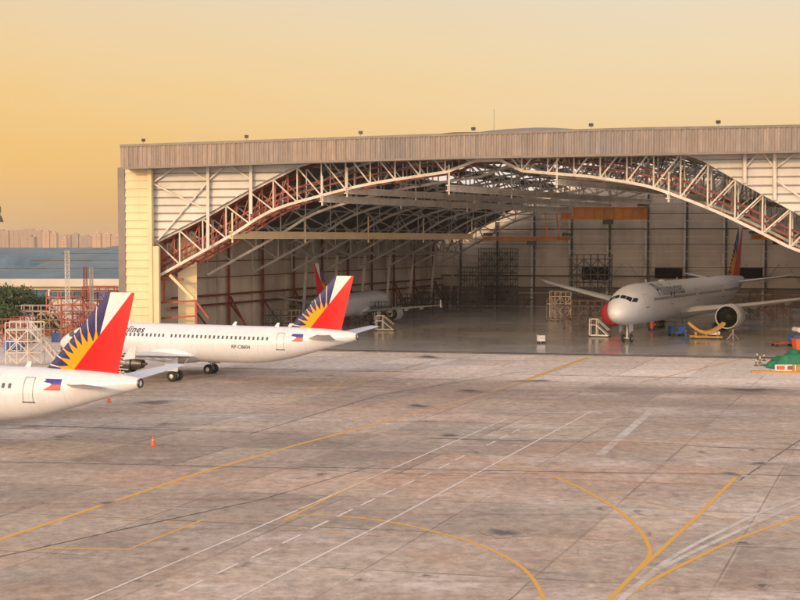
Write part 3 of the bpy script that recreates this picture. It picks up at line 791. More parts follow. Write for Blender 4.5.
# ------------------------------------------------------------------ orange cranes under the roof
def crane(x0, x1, yt, yb, dist, label, hang, hook=True):
    p, q = D(x0, yt, dist), D(x1, yt, dist - (x1 - x0) * .0); zb = D(x0, yb, dist).z
    q.z = p.z; c = (p + q) / 2
    th = thing('overhead_crane', label, 'crane', (c.x, c.y, zb), 0, 'orange overhead cranes in the hangar'); h = p.z - zb; L = q.x - p.x
    m_ = MB(); m_.box((0, 0, h / 2), L, .25, h); m_.box((0, 0, .08), L, .9, .16).box((0, 0, h - .08), L, .9, .16)
    for i in range(9): m_.box((-L / 2 + L * (i + .5) / 9, 0, h / 2), .1, .7, h * .86)
    m_.build('girder', M['orange'], th)
    for s_ in (-1, 1):
        e = MB(); e.box((s_ * (L / 2 - .8), 0, h + .45), 1.8, 2.2, .6); e.build('end_carriage', M['steel_dark'], th)
    t_ = MB(); t_.box((L * .05, 0, -.5), 1.8, 1.4, .9); ob = t_.build('hoist', M['steel_dark'], th)
    if hook: MB().bar((L * .05, 0, -.9), (L * .05, 0, -2.2), .08).box((L * .05, 0, -2.3), .4, .3, .4).build('hook_block', M['yellow'], ob)
    for xh in hang: MB().bar((xh, 0, h), (xh * .9, 0, h + 6), .22).build('hanger', M['orange'], th)
crane(561, 647, 207, 219.5, 232, 'wide orange overhead crane girder at the middle of the hangar', (), True)
crane(484, 571, 236.5, 240.5, 250, 'slim orange crane beam hanging low on two rods', (4, 6.5), False)
crane(751, 800, 234.5, 239.5, 250, 'short dark orange crane beam low at the right behind the arch', (3,), False)

# ------------------------------------------------------------------ airliners
def section(st, x):
    for p, q in zip(st, st[1:]):
        if p[0] <= x <= q[0]:
            f = (x - p[0]) / (q[0] - p[0]); return tuple(p[i] + (q[i] - p[i]) * f for i in range(1, 4))
    return st[-1][1:]
def dense(st, n=5):
    o = []
    for i in range(len(st) - 1):
        p0, p1, p2, p3 = st[max(i - 1, 0)], st[i], st[i + 1], st[min(i + 2, len(st) - 1)]
        dx = p2[0] - p1[0]
        m1 = [(p2[k] - p0[k]) / (p2[0] - p0[0]) * dx if i > 0 else (p2[k] - p1[k]) for k in range(4)]
        m2 = [(p3[k] - p1[k]) / (p3[0] - p1[0]) * dx if i < len(st) - 2 else (p2[k] - p1[k]) for k in range(4)]
        for j in range(n):
            s = j / n; h = (2 * s ** 3 - 3 * s * s + 1, s ** 3 - 2 * s * s + s, -2 * s ** 3 + 3 * s * s, s ** 3 - s * s)
            o.append(tuple([p1[0] + dx * s] + [h[0] * p1[k] + h[1] * m1[k] + h[2] * p2[k] + h[3] * m2[k] for k in (1, 2, 3)]))
    return o + [st[-1]]
NA = 40
def airfoil(le, chord, thick, n=9):
    pts = []
    for i in range(n): s = 1 - i / (n - 1); pts.append((s, 1))
    for i in range(1, n - 1): pts.append((i / (n - 1), -1))
    o = []
    for s, sg in pts:
        s2 = s * s if s < .3 else s
        t_ = 5 * thick * (.2969 * math.sqrt(s) - .126 * s - .3516 * s * s + .2843 * s ** 3 - .1036 * s ** 4) + (.004 if s > .95 else 0)
        o.append((le[0] + s * chord, le[1], le[2] + sg * t_ * chord))
    return o
def wingmesh(secs): return MB().loft([airfoil(l, c, t_) for l, c, t_ in secs])
def finmesh(secs):                          # sections at rising z, thickness across y
    rings = []
    for (x, z), c, t_ in secs:
        rings.append([(p[0], p[2], z) for p in airfoil((x, 0, 0), c, t_)])
    return MB().loft(rings)
def surf(st, x, z, off=.02):
    zc, rz, ry = section(st, x); k = max(-1, min(1, (z - zc) / rz)); y = -ry * math.sqrt(max(0, 1 - k * k))
    n = Vector((0, y / ry ** 2, (z - zc) / rz ** 2)).normalized()
    return Vector((x, y, z)) + n * off
def patch(st, corners, off=.02, nu=4, nv=4):
    """corners (x,z) x4 laid on the port side"""
    (a, b, c, d) = corners; vs = []; fs = []
    for j in range(nv + 1):
        for i in range(nu + 1):
            u, v = i / nu, j / nv
            x = (a[0] * (1 - u) + b[0] * u) * (1 - v) + (d[0] * (1 - u) + c[0] * u) * v; z = (a[1] * (1 - u) + b[1] * u) * (1 - v) + (d[1] * (1 - u) + c[1] * u) * v
            vs.append(surf(st, x, z, off))
    for j in range(nv):
        for i in range(nu): q = j * (nu + 1) + i; fs.append((q, q + 1, q + nu + 2, q + nu + 1))
    return MB().add(vs, fs)
def patch_ang(st, corners, off=.03, n=5):   # corners (x, angle from the crown, + port)
    vs = []; fs = []; a, b, c, d = corners
    for j in range(n + 1):
        for i in range(n + 1):
            u, v = i / n, j / n
            x = (a[0] * (1 - u) + b[0] * u) * (1 - v) + (d[0] * (1 - u) + c[0] * u) * v; th = (a[1] * (1 - u) + b[1] * u) * (1 - v) + (d[1] * (1 - u) + c[1] * u) * v
            zc, rz, ry = section(st, x); vs.append((x - off * .3, -(ry + off) * math.sin(th), zc + (rz + off) * math.cos(th)))
    for j in range(n):
        for i in range(n): q = j * (n + 1) + i; fs.append((q, q + 1, q + n + 2, q + n + 1))
    return MB().add(vs, fs)
def lettering(st, text, x, z, size, mat, parent, shear=.2, stretch=1.0, name='lettering', bold=.0):
    cu = bpy.data.curves.new('t', 'FONT'); cu.body = text; cu.size = size; cu.shear = shear; cu.offset = bold; cu.space_character = 1.12 if bold else 1.0
    to = bpy.data.objects.new('t', cu); COL.objects.link(to)
    dg = bpy.context.evaluated_depsgraph_get(); me = bpy.data.meshes.new_from_object(to.evaluated_get(dg))
    bm = bmesh.new(); bm.from_mesh(me)
    lo = min(v.co.y for v in bm.verts); hi = max(v.co.y for v in bm.verts); y_ = lo + .1
    while y_ < hi:
        bmesh.ops.bisect_plane(bm, geom=bm.verts[:] + bm.edges[:] + bm.faces[:], plane_co=(0, y_, 0), plane_no=(0, 1, 0)); y_ += .15
    for v in bm.verts: v.co = surf(st, x + v.co.x * stretch, z + v.co.y, .035)
    me2 = bpy.data.meshes.new(name); bm.to_mesh(me2); bm.free(); me2.materials.append(mat)
    o = bpy.data.objects.new(name, me2); COL.objects.link(o); o.parent = parent
    bpy.data.objects.remove(to); bpy.data.meshes.remove(me)
    return o
def wheel(c, r, w, parent):
    o = MB().lathe((c[0], c[1] - w / 2, c[2]), (0, 1, 0), [(0, r * .55), (0, r * .86), (w * .2, r), (w * .8, r), (w, r * .86), (w, r * .55)], 22).build('wheel', M['tyre'], parent, True)
    MB().lathe((c[0], c[1] - w / 2 - .02, c[2]), (0, 1, 0), [(0, r * .2), (.03, r * .5), (w - 0, r * .5), (w + .04, r * .2)], 16).build('hub', M['hub'], parent, True)
def engine(root, c, ln, r, lipmat, bodymat, cover=None, stripes=False):
    """c: centre of the inlet; axis aft"""
    e = MB().lathe(c, (1, 0, 0), [(.05 * ln, r * .86), (.0, r * .90), (.02 * ln, r * .97), (.12 * ln, r * 1.06), (.35 * ln, r * 1.08), (.60 * ln, r * .98), (.70 * ln, r * .86)], 36, False).build('engine', bodymat, root, True)
    MB().lathe(c, (1, 0, 0), [(.03 * ln, r * .87), (-.01 * ln, r * .90), (-.015 * ln, r * .95), (.03 * ln, r * 1.0)], 36, False).build('inlet_lip', lipmat, e, True)
    MB().lathe(c, (1, 0, 0), [(.62 * ln, r * .74), (.8 * ln, r * .62), (.95 * ln, r * .45)], 28).build('exhaust_nozzle', M['darkmetal'], e, True)
    MB().lathe(c, (1, 0, 0), [(.93 * ln, r * .28), (1.08 * ln, r * .04)], 16).build('exhaust_cone', M['darkmetal'], e, True)
    MB().lathe(c, (1, 0, 0), [(.03 * ln, r * .868), (.08 * ln, r * .845), (.2 * ln, r * .83)], 36, False).build('inlet_duct', M['black'], e, True)
    f = MB(); f.lathe(c, (1, 0, 0), [(.16 * ln, r * .86), (.18 * ln, r * .86)], 36)
    f.build('fan', M['black'], e)
    bl = MB()
    for i in range(20):
        a = 6.2832 * i / 20; cy, cz = math.cos(a), math.sin(a); c2, s2 = math.cos(a + .16), math.sin(a + .16)
        bl.add([(c[0] + .14 * ln, c[1] + cy * r * .25, c[2] + cz * r * .25), (c[0] + .155 * ln, c[1] + c2 * r * .25, c[2] + s2 * r * .25), (c[0] + .155 * ln, c[1] + c2 * r * .8, c[2] + s2 * r * .8), (c[0] + .13 * ln, c[1] + cy * r * .8, c[2] + cz * r * .8)], [(0, 1, 2, 3)])
    bl.build('fan_blades', M['fanblade'], e)
    MB().lathe(c, (1, 0, 0), [(.05 * ln, r * .02), (.09 * ln, r * .14), (.14 * ln, r * .24)], 20).build('spinner', M['darkmetal'], e, True)
    if cover: MB().lathe(c, (1, 0, 0), [(-.06 * ln, r * .3), (-.05 * ln, r * .85), (-.02 * ln, r * 1.0), (.06 * ln, r * 1.10), (.09 * ln, r * 1.10)], 36).build('engine_cover', cover, e, True)
    if stripes:
        q = MB(); rn = random.Random(5)
        for i in range(16):
            a = 6.2832 * i / 16; x0_ = .1 + rn.random() * .1; rr = r * 1.12
            q.bar((c[0] + ln * x0_, c[1] + math.cos(a) * rr, c[2] + math.sin(a) * rr), (c[0] + ln * (.5 + .2 * rn.random()), c[1] + math.cos(a + .15) * rr * .95, c[2] + math.sin(a + .15) * rr * .95), .09)
        for x_ in (.16, .3, .45): q.lathe((c[0] + ln * x_, c[1], c[2]), (1, 0, 0), [(0, r * 1.1), (0, r * 1.14), (.08, r * 1.14), (.08, r * 1.1)], 24, False)
        q.build('pipework', M['hub'], e)
    return e

SMALL = [(0, 3.28, .04, .04), (.25, 3.30, .45, .45), (.9, 3.36, .88, .88), (1.9, 3.48, 1.30, 1.28), (3.2, 3.68, 1.66, 1.60), (4.6, 3.82, 1.90, 1.86), (6.2, 3.88, 2.02, 1.96), (8, 3.88, 2.04, 1.975), (24.5, 3.88, 2.04, 1.975), (27, 3.98, 1.95, 1.90), (29.5, 4.20, 1.73, 1.68), (32, 4.52, 1.38, 1.30), (34.5, 4.83, .97, .90), (36.4, 5.02, .60, .56), (37.5, 5.10, .36, .34)]
BIG = [(0, 4.55, .05, .05), (.4, 4.60, .75, .75), (1.3, 4.72, 1.42, 1.40), (2.8, 4.95, 2.08, 2.02), (4.6, 5.25, 2.60, 2.52), (7, 5.50, 2.95, 2.90), (9.5, 5.60, 3.10, 3.08), (12, 5.60, 3.12, 3.1), (49, 5.60, 3.12, 3.1), (54, 5.72, 3.02, 2.98), (59, 6.12, 2.58, 2.45), (64, 6.68, 1.98, 1.80), (69, 7.20, 1.30, 1.10), (72.5, 7.50, .75, .55), (73.9, 7.55, .3, .2)]
small_fin = fin_mat('sunburst_livery_small', 35.5, 5.6, 1.0)
big_fin = fin_mat('sunburst_livery_large', 70.4, 8.2, 1.72)

def airliner(big, label, loc, t_, parts, group):
    """parts: set of optional features"""
    st0 = BIG if big else SMALL; st = dense(st0)
    root = thing('airliner', label, 'airliner', loc, t_, group)
    rings = [[(x, -ry * math.sin(6.2832 * i / NA), zc + rz * math.cos(6.2832 * i / NA)) for i in range(NA)] for x, zc, rz, ry in st]
    body = MB().loft(rings).build('fuselage', M['white_paint'], root, True)
    L = st[-1][0]
    MB().lathe((L - .15, 0, st[-1][1]), (1, 0, 0), [(0, st[-1][2] * .95), (.12, st[-1][2] * 1.02), (.22, st[-1][2] * .9), (.2, st[-1][2] * .6), (.0, st[-1][2] * .5)], 20).build('tail_exhaust', M['darkmetal'], body, True)
    k = 1.0
    if big:
        wing = [((24.2, 2.2, 3.55), 15.0, .11), ((30.8, 10.0, 4.4), 8.9, .10), ((36.8, 18, 5.5), 6.2, .09), ((45.0, 29.6, 7.2), 3.2, .08), ((48.6, 32.4, 7.75), .7, .07)]
        stab = [((63.0, 1.2, 7.3), 6.8, .09), ((70.3, 10.7, 8.7), 2.3, .08)]
        fin = [((58.0, 8.0), 13.0, .03), ((62.2, 8.5), 8.9, .09), ((70.2, 18.5), 3.2, .08)]
    else:
        wing = [((11.4, 1.5, 2.45), 7.4, .12), ((14.2, 6.4, 2.95), 4.1, .11), ((19.6, 16.4, 4.0), 1.6, .10), ((20.2, 17.0, 4.1), 1.0, .09)]
        stab = [((31.9, .6, 4.75), 3.3, .10), ((36.0, 6.6, 5.75), 1.35, .09)]
        fin = [((27.2, 5.55), 8.6, .012), ((29.8, 5.95), 5.9, .07), ((35.0, 11.45), 2.1, .075)]
    sides = (-1, 1)
    for s_ in sides:
        if 'wings' in parts:
            w_ = wingmesh([((x, y * s_, z), c, th) for (x, y, z), c, th in wing]).build('wing', M['grey_paint'], root, True)
            ftf = [(.33, 1), (.55, .9), (.75, .75)] if not big else [(.28, 1.6), (.45, 1.5), (.62, 1.3), (.78, 1.1)]
            for f_, sc in ftf:
                yy = wing[0][0][1] + f_ * (wing[-1][0][1] - wing[0][0][1])
                for (l0, c0, _), (l1, c1, _) in zip(wing, wing[1:]):
                    if l0[1] <= yy <= l1[1]:
                        q = (yy - l0[1]) / (l1[1] - l0[1]); te = (l0[0] + c0) * (1 - q) + (l1[0] + c1) * q; zz = l0[2] * (1 - q) + l1[2] * q
                MB().lathe((te - 2.2 * sc, yy * s_, zz - .28 * sc), (1, 0, -.03), [(0, .02), (.5 * sc, .20 * sc), (1.6 * sc, .24 * sc), (2.4 * sc, .14 * sc), (3.0 * sc, .02)], 12).build('flap_fairing', M['white_paint'], w_, True)
            tip = wing[-1][0]
            if not big: MB().add([(tip[0] - .1, tip[1] * s_, tip[2] - .5), (tip[0] + 1.3, tip[1] * s_, tip[2] - .35), (tip[0] + 1.5, (tip[1] + .05) * s_, tip[2] + .9), (tip[0] + .9, (tip[1] + .05) * s_, tip[2] + .9),
                                  (tip[0] - .1, (tip[1] + .06) * s_, tip[2] - .5), (tip[0] + 1.3, (tip[1] + .06) * s_, tip[2] - .35), (tip[0] + 1.5, (tip[1] + .11) * s_, tip[2] + .9), (tip[0] + .9, (tip[1] + .11) * s_, tip[2] + .9)],
                                 [(0, 1, 2, 3), (7, 6, 5, 4), (0, 4, 5, 1), (1, 5, 6, 2), (2, 6, 7, 3), (3, 7, 4, 0)]).build('wingtip_fence', M['white_paint'], w_)
            if big: c = (25.6, 9.61 * s_, 3.0); r_, l_ = 1.93, 7.2
            else: c = (10.6, 5.75 * s_, 1.95); r_, l_ = 1.12, 4.6
            cov = M['redcover'] if (big and s_ > 0) else None
            if not big and 'bare_engine' in parts: engine(root, c, l_, r_ * .92, M['metal'], M['darkmetal'], None, True)
            else: engine(root, c, l_, r_, M['metal'] if not big else M['grey_paint'], M['white_paint'] if big else M['grey_paint'], cov)
            # pylon
            zt = c[2] + r_ * .9; x1_ = c[0] + l_ * .35; x2_ = c[0] + l_ * 1.15; zz = (4.4 if big else 2.9); hw = .25 if big else .18
            MB().add([(x1_, c[1] - hw, zt - .1), (x2_, c[1] - hw, zt - .2), (x2_ + .8, c[1] - hw, zz), (x1_ + (2.6 if big else 1.9), c[1] - hw, zz + .1),
                      (x1_, c[1] + hw, zt - .1), (x2_, c[1] + hw, zt - .2), (x2_ + .8, c[1] + hw, zz), (x1_ + (2.6 if big else 1.9), c[1] + hw, zz + .1)],
                     [(0, 1, 2, 3), (7, 6, 5, 4), (0, 4, 5, 1), (1, 5, 6, 2), (2, 6, 7, 3), (3, 7, 4, 0)]).build('engine_pylon', M['white_paint'], root)
        wingmesh([((x, y * s_, z), c, th) for (x, y, z), c, th in stab]).build('tailplane', M['white_paint'], root, True)
    if 'wings' in parts:
        xb, rb, xe = (23, 1.9, 42) if big else (11, 1.25, 20.3); zb = 3.9 if big else 2.75; wy = 3.3 if big else 2.1
        rings = []
        for i in range(13):
            f_ = i / 12; s__ = math.sin(math.pi * f_) ** .45 if 0 < f_ < 1 else .02
            rings.append([(xb + (xe - xb) * f_, wy * s__ * math.cos(6.2832 * j / 24), zb + rb * s__ * math.sin(6.2832 * j / 24)) for j in range(24)])
        MB().loft(rings).build('belly_fairing', M['white_paint'], root, True)
    finmesh(fin).build('fin', big_fin if big else small_fin, root, True)
    # gear
    gear = [(5.9, 0, .62, .3, 2, 2.6), (37.0, -5.5, .68, .5, 6, 3.2), (37.0, 5.5, .68, .5, 6, 3.2)] if big else [(5.07, 0, .38, .22, 2, 2.1), (17.71, -3.8, .58, .42, 2, 2.4), (17.71, 3.8, .58, .42, 2, 2.4)]
    for gi, (x, y, r, w, n, h) in enumerate(gear):
        gth = MB().bar((x, y, r), (x, y, h), .28 if big else .2, 8).bar((x + .1, y, r + .3), (x + 1.6 * (1.6 if big else 1), y, h), .14 if big else .1, 8)
        gth.bar((x, y - w * 1.2, r), (x, y + w * 1.2, r), .16, 8)
        ob = gth.build('landing_gear', M['hub'], root)
        offs = [0] if n == 2 else [-1.45, 0, 1.45]
        for ox in offs:
            for sy in (-1, 1): wheel((x + ox, y + sy * (.42 if gi == 0 and not big else .58 if not big else .62), r), r, w, ob)
        if len(offs) > 1: MB().bar((x - 1.5, y, r), (x + 1.5, y, r), .25).build('bogie_beam', M['hub'], ob)
        if gi == 0:
            for sy in (-1, 1):
                MB().add([(x - .9 * (1.6 if big else 1), sy * (.75 if big else .5), h - .75 * (1.5 if big else 1)), (x + .6, sy * (.75 if big else .5), h - .55 * (1.5 if big else 1)), (x + .6, sy * (.7 if big else .42), h + .45), (x - .9 * (1.6 if big else 1), sy * (.7 if big else .42), h + .45)], [(0, 1, 2, 3)]).build('gear_door', M['white_paint'], root)
        elif 'wings' in parts:
            sy = 1 if y > 0 else -1
            MB().box((x, y + sy * .75, h - .5), 1.6 if not big else 2.6, .06, 1.5 if not big else 2).build('gear_door', M['white_paint'], root)
    # windscreen
    A = (lambda x, d_: (x, R(d_)))
    if big: cw = [[A(2.25, 3), A(3.05, 3), A(3.15, 24), A(2.35, 25)], [A(2.4, 27), A(3.2, 26), A(3.55, 45), A(2.7, 52)], [A(2.85, 54), A(3.7, 47), A(4.6, 57), A(3.9, 66)]]
    else: cw = [[A(1.55, 3), A(2.2, 3), A(2.3, 27), A(1.65, 29)], [A(1.7, 31), A(2.35, 30), A(2.75, 50), A(2.0, 57)], [A(2.1, 60), A(2.85, 52), A(3.6, 62), A(3.0, 72)]]
    for c in cw:
        for sg in (1, -1): patch_ang(st, [(x, a * sg) for x, a in c], .03).build('cockpit_window', M['glass'], root)
    # cabin windows, doors (port side)
    zw = 6.35 if big else 4.72
    if 'windows' in parts:
        pitch = .533; first = (9.5, 62.0) if big else (7.0, 28.2); gaps = ((17.0, 19.0), (31, 32.8), (47, 48.6)) if big else ((15.2, 15.6),)
        w0, h0 = (.26, .40) if big else (.24, .34); x = first[0]; cnt = 0
        while x < first[1] and cnt < 100:
            if not any(a <= x <= b for a, b in gaps):
                patch(st, [(x - w0 / 2, zw - h0 / 2), (x + w0 / 2, zw - h0 / 2), (x + w0 / 2, zw + h0 / 2), (x - w0 / 2, zw + h0 / 2)], .015, 1, 2).build('cabin_window', M['win'], root); cnt += 1
            x += pitch
    ds = ((6.7, 5.3, 1.07, 1.9), (18.0, 5.3, 1.07, 1.9), (32, 5.3, 1.07, 1.9), (47.8, 5.3, 1.07, 1.9), (63.5, 5.6, 1.07, 1.9)) if big else ((5.0, 3.45, .82, 1.85), (29.3, 3.6, .80, 1.75))
    for x, z, w, h in ds:
        mb = MB(); e = .035 if not big else .05
        for (x0_, x1_, z0_, z1_) in ((x - w / 2, x - w / 2 + e, z, z + h), (x + w / 2 - e, x + w / 2, z, z + h), (x - w / 2, x + w / 2, z + h - e, z + h), (x - w / 2 - .1, x + w / 2 + .1, z - .07, z + .04)):
            q = patch(st, [(x0_, z0_), (x1_, z0_), (x1_, z1_), (x0_, z1_)], .02, 1, 8); mb.add(q.v, q.f)
        mb.build('cabin_door', M['outline'], root)
    if 'flag' in parts:
        fx, fz_, fw, fh = (30.45, 4.5, 1.35, .78) if not big else (66, 7, 2, 1)
        patch(st, [(fx, fz_ + fh / 2), (fx + fw, fz_ + fh / 2), (fx + fw, fz_ + fh), (fx, fz_ + fh)], .02).build('flag_blue_band', M['blue'], root)
        patch(st, [(fx, fz_), (fx + fw, fz_), (fx + fw, fz_ + fh / 2), (fx, fz_ + fh / 2)], .02).build('flag_red_band', M['red'], root)
        v = [surf(st, fx, fz_, .035), surf(st, fx + fh * .85, fz_ + fh / 2, .035), surf(st, fx, fz_ + fh, .035), surf(st, fx, fz_ + fh / 2, .035)]
        MB().add(v, [(0, 1, 3), (3, 1, 2)]).build('flag_triangle', M['white_paint'], root)
    if 'reg' in parts: lettering(st, 'RP-C8604', 23.6, 3.6, .55, M['navy'], root, 0, 1.0, 'registration')
    if 'title' in parts:
        if big: lettering(st, 'Philippines', 12.2, 6.8, 2.55, M['navy'], root, .0, 1.08, 'lettering', .02)
        else: lettering(st, 'Philippine Airlines', 3.5, 4.95, .95, M['navy'], root, .25, 1.12, 'lettering', .01)
    # blade antennas
    for x in ((14, 30, 45) if big else (9, 22.6, 27.8)):
        zc, rz, ry = section(st, x); z = zc + rz - .02
        MB().add([(x, -.03, z), (x + .5, -.03, z), (x + .62, -.02, z + .42), (x + .35, -.02, z + .42), (x, .03, z), (x + .5, .03, z), (x + .62, .02, z + .42), (x + .35, .02, z + .42)], [(0, 1, 2, 3), (7, 6, 5, 4), (0, 4, 5, 1), (1, 5, 6, 2), (2, 6, 7, 3), (3, 7, 4, 0)]).build('blade_antenna', M['white_paint'], root)
    if big: # satellite hump
        MB().loft([[(21 + 2.6 * f_, .5 * s__ * math.cos(6.2832 * j / 12), 8.7 + .28 * s__ * math.sin(6.2832 * j / 12)) for j in range(12)] for f_, s__ in ((0, .05), (.15, .8), (.5, 1), (.85, .8), (1, .05))]).build('antenna_hump', M['white_paint'], root, True)
    return root
sg = 'airliners with a sunburst fin'
airliner(False, 'white airliner parked across the apron outside the hangar, its whole fuselage in view', (-39.4, 139.0, 0), -.372, {'wings', 'windows', 'flag', 'reg', 'title', 'bare_engine'}, sg)
airliner(False, 'white airliner nearest the viewer, only its tail end showing at the left edge', (-53.5, 96.5, 0), -.345, {'wings', 'windows', 'flag', 'title'}, sg)
airliner(False, 'white airliner nosed into the hangar left corner behind the parked one', (-2.6, 232, .03), math.atan2(-.95, -.31), {'wings'}, sg)
airliner(True, 'big white twin-engine airliner standing in the hangar, nose towards the apron', (31.0, 173.8, .03), 1.046, {'wings', 'windows', 'title'}, None)

# ------------------------------------------------------------------ scaffolds, docks, stairs
def lattice(mb, x0, x1, y0, y1, z0, z1, nx, ny, nz, w, diag=True):
    X = [x0 + (x1 - x0) * i / nx for i in range(nx + 1)]; Yv = [y0 + (y1 - y0) * i / ny for i in range(ny + 1)]; Z = [z0 + (z1 - z0) * i / nz for i in range(nz + 1)]
    for x in X:
        for y in Yv: mb.bar((x, y, z0), (x, y, z1 + .9), w)
    for z in Z[1:]:
        for y in Yv: mb.bar((x0, y, z), (x1, y, z), w)
        for x in X: mb.bar((x, y0, z), (x, y1, z), w)
    for y in Yv: mb.bar((x0, y, z1 + .9), (x1, y, z1 + .9), w * .7)
    if diag:
        for i in range(nx):
            for k in range(nz):
                for y in (y0, y1):
                    a, b = (X[i], X[i + 1]) if (i + k) % 2 else (X[i + 1], X[i]); mb.bar((a, y, Z[k]), (b, y, Z[k + 1]), w * .8)
def dock(px, py, w, d, h, label, mat, deck, rz=0.0, nx=3, nz=3, wt=.1, group=None, name='work_dock', steps=True, fl=0.0, cat='work dock'):
    c = G(px, py); th = thing(name, label, cat, (c.x, c.y, fl), rz, group)
    mb = MB(); lattice(mb, -w / 2, w / 2, 0, d, .35, h, nx, 1, nz, wt); mb.build('frame', mat, th)
    dk = MB()
    for k in range(1, nz + 1): dk.box((0, d / 2, .35 + (h - .35) * k / nz + .04), w * (.96 if k == nz else .6), d * .9, .08)
    dk.build('deck', deck, th)
    if steps:
        st = MB(); n = 9
        st.bar((w / 2, -.2, h), (w / 2 + h * .7, -.2, .1), wt * 1.3).bar((w / 2, -1.0, h), (w / 2 + h * .7, -1.0, .1), wt * 1.3)
        st.bar((w / 2, -.2, h + .9), (w / 2 + h * .7, -.2, 1.0), wt * .7)
        for i in range(n): f_ = (i + .5) / n; st.box((w / 2 + h * .7 * f_, -.6, h * (1 - f_)), .25, .8, .05)
        st.build('stair', mat, th)
    for sx in (-1, 1):
        for yy in (0, d): MB().lathe((sx * w / 2 - .06, yy, .2), (1, 0, 0), [(0, .2), (.12, .2)], 12).build('castor', M['tyre'], th)
    return th
gy = 'work docks behind the parked airliners'
M['pinkred'] = plain('faded_red_steel', (.36, .11, .085), .55, var=.3, scale=.8)
M['greymesh'] = plain('galvanised_steel', (.33, .29, .27), .5, .3, var=.2, scale=.8)
dock(64, 334, 5.5, 3, 6.0, 'faded red work dock before the long low building, left of the near tail fin', M['pinkred'], M['rust'], .1, 3, 4, .14, gy)
dock(100, 331, 6.0, 3, 6.6, 'tallest bright red work dock beside the hangar corner', M['rust'], M['pinkred'], -.1, 4, 4, .15, gy, steps=False)
dock(33, 335, 5.5, 3, 3.8, 'grey-pink work dock in front of the trees', M['greymesh'], M['pinkred'], .0, 4, 2, .12, gy)
dock(8, 347, 4.5, 2.5, 3.0, 'low orange-red work dock at the left edge behind the white stair', M['rust'], M['rust'], .1, 3, 2, .12, gy, steps=False)
dock(78, 350, 4.5, 2.5, 5.4, 'rust red dock close behind the near tail fin', M['rust'], M['greymesh'], .2, 3, 4, .12, gy)
dock(108, 345, 4.0, 2.5, 4.6, 'red and grey dock between the near tail fin and the hangar corner', M['pinkred'], M['greymesh'], -.2, 3, 3, .12, gy, steps=False)
dock(50, 341, 3.6, 2, 3.2, 'small dock with yellow frame behind the white stair', M['ochre'], M['steel_dark'], .1, 2, 2, .10, gy, steps=False)
dock(22, 338, 3.4, 2, 2.4, 'small maroon dock just behind the head of the white stair', M['maroon'], M['steel_dark'], .1, 2, 2, .12, gy, steps=False)
dock(84, 339, 3.4, 2, 3.4, 'small maroon dock between the taller red ones', M['maroon'], M['rust'], -.1, 3, 2, .12, gy, steps=False)
# low crates and drums between them
for i, (px, py, w, h, mt, lb) in enumerate(((58, 342, 1.6, 1.2, 'bluepaint', 'blue crate on the ground behind the near tail fin'), (46, 336, 2.0, 1.3, 'rust', 'rust red crate beside the grey-pink dock'), (72, 336, 1.8, 1.6, 'yellow', 'yellow crate at the foot of the faded red dock'), (14, 352, 2.2, 1.5, 'bluepaint', 'blue crate at the left edge under the white stair'), (92, 341, 1.8, 1.4, 'steel_dark', 'dark crate among the red docks'), (28, 343, 1.7, 1.2, 'greymesh', 'grey crate behind the white stair'))):
    c = G(px, py); th = thing('crate', lb, 'crate', tuple(c), .2 * i, 'crates among the docks'); MB().box((0, 0, h / 2 + .1), w, w * .7, h).build('body', M[mt], th)
    m_ = MB()
    for k in (-1, 0, 1): m_.box((k * w * .42, 0, h / 2 + .1), .1, w * .72, h * 1.02)
    m_.build('slats', M['steel_dark'], th); MB().box((0, 0, .05), w * 1.05, w * .75, .1).build('pallet', M['rust'], th)

# white access stair at the far left
c = G(17, 366.5); th = thing('access_stair', 'tall white steel access stair standing behind the nearest airliner', 'access stair', (c.x, c.y, 0), .12)
mb = MB(); lattice(mb, -1.3, 1.3, 0, 2.6, .3, 4.4, 2, 1, 3, .13); mb.build('tower', M['steel_white'], th)
mb = MB(); lattice(mb, 1.3, 2.9, 0, 2.0, .3, 4.4, 1, 1, 3, .11); mb.build('landing', M['steel_white'], th)
mb = MB(); n = 14
for yy in (.1, 1.4):
    mb.bar((1.5, yy, 4.5), (4.9, yy, .2), .16); mb.bar((1.5, yy, 5.4), (4.9, yy, 1.1), .1)
    for i in range(8): f_ = i / 7; mb.bar((1.5 + 3.4 * f_, yy, 4.5 - 4.3 * f_), (1.5 + 3.4 * f_, yy, 5.4 - 4.3 * f_), .07)
for i in range(n): f_ = (i + .5) / n; mb.box((1.5 + 3.4 * f_, .75, 4.5 - 4.3 * f_), .3, 1.3, .06)
mb.build('stair_flight', M['steel_white'], th)
MB().box((.3, 1.2, 4.45), 3.2, 2.4, .1).build('deck', M['steel_grey'], th)

# lattice masts
def mast(px, py, w, ytop, label, mat, arms=False):
    c = G(px, py); h = D(px, ytop, c.y).z; th = thing('lattice_mast', label, 'mast', tuple(c), .3); mb = MB(); n = int(h / w / 1.1)
    P_ = [(-w / 2, -w / 2), (w / 2, -w / 2), (w / 2, w / 2), (-w / 2, w / 2)]
    for x, y in P_: mb.bar((x, y, 0), (x, y, h), .12)
    for k in range(n):
        z, z2 = h * k / n, h * (k + 1) / n
        for i in range(4):
            (x, y), (x2, y2) = P_[i], P_[(i + 1) % 4]; mb.bar((x, y, z), (x2, y2, z2), .07); mb.bar((x, y, z2), (x2, y2, z2), .07)
    mb.build('lattice', mat, th); MB().box((0, 0, .1), w * 1.6, w * 1.6, .2).build('footing', M['whitebox'], th)
    return th
mast(68, 335, .62, 251, 'tall pale red and white lattice mast left of the hangar', M['steel_white'])
mast(92, 338, .45, 268, 'shorter thin lattice mast between the tall mast and the hangar corner', M['greymesh'])
mast(86, 336, .5, 267, 'short maroon lattice mast just right of the tall pale mast', M['maroon'])
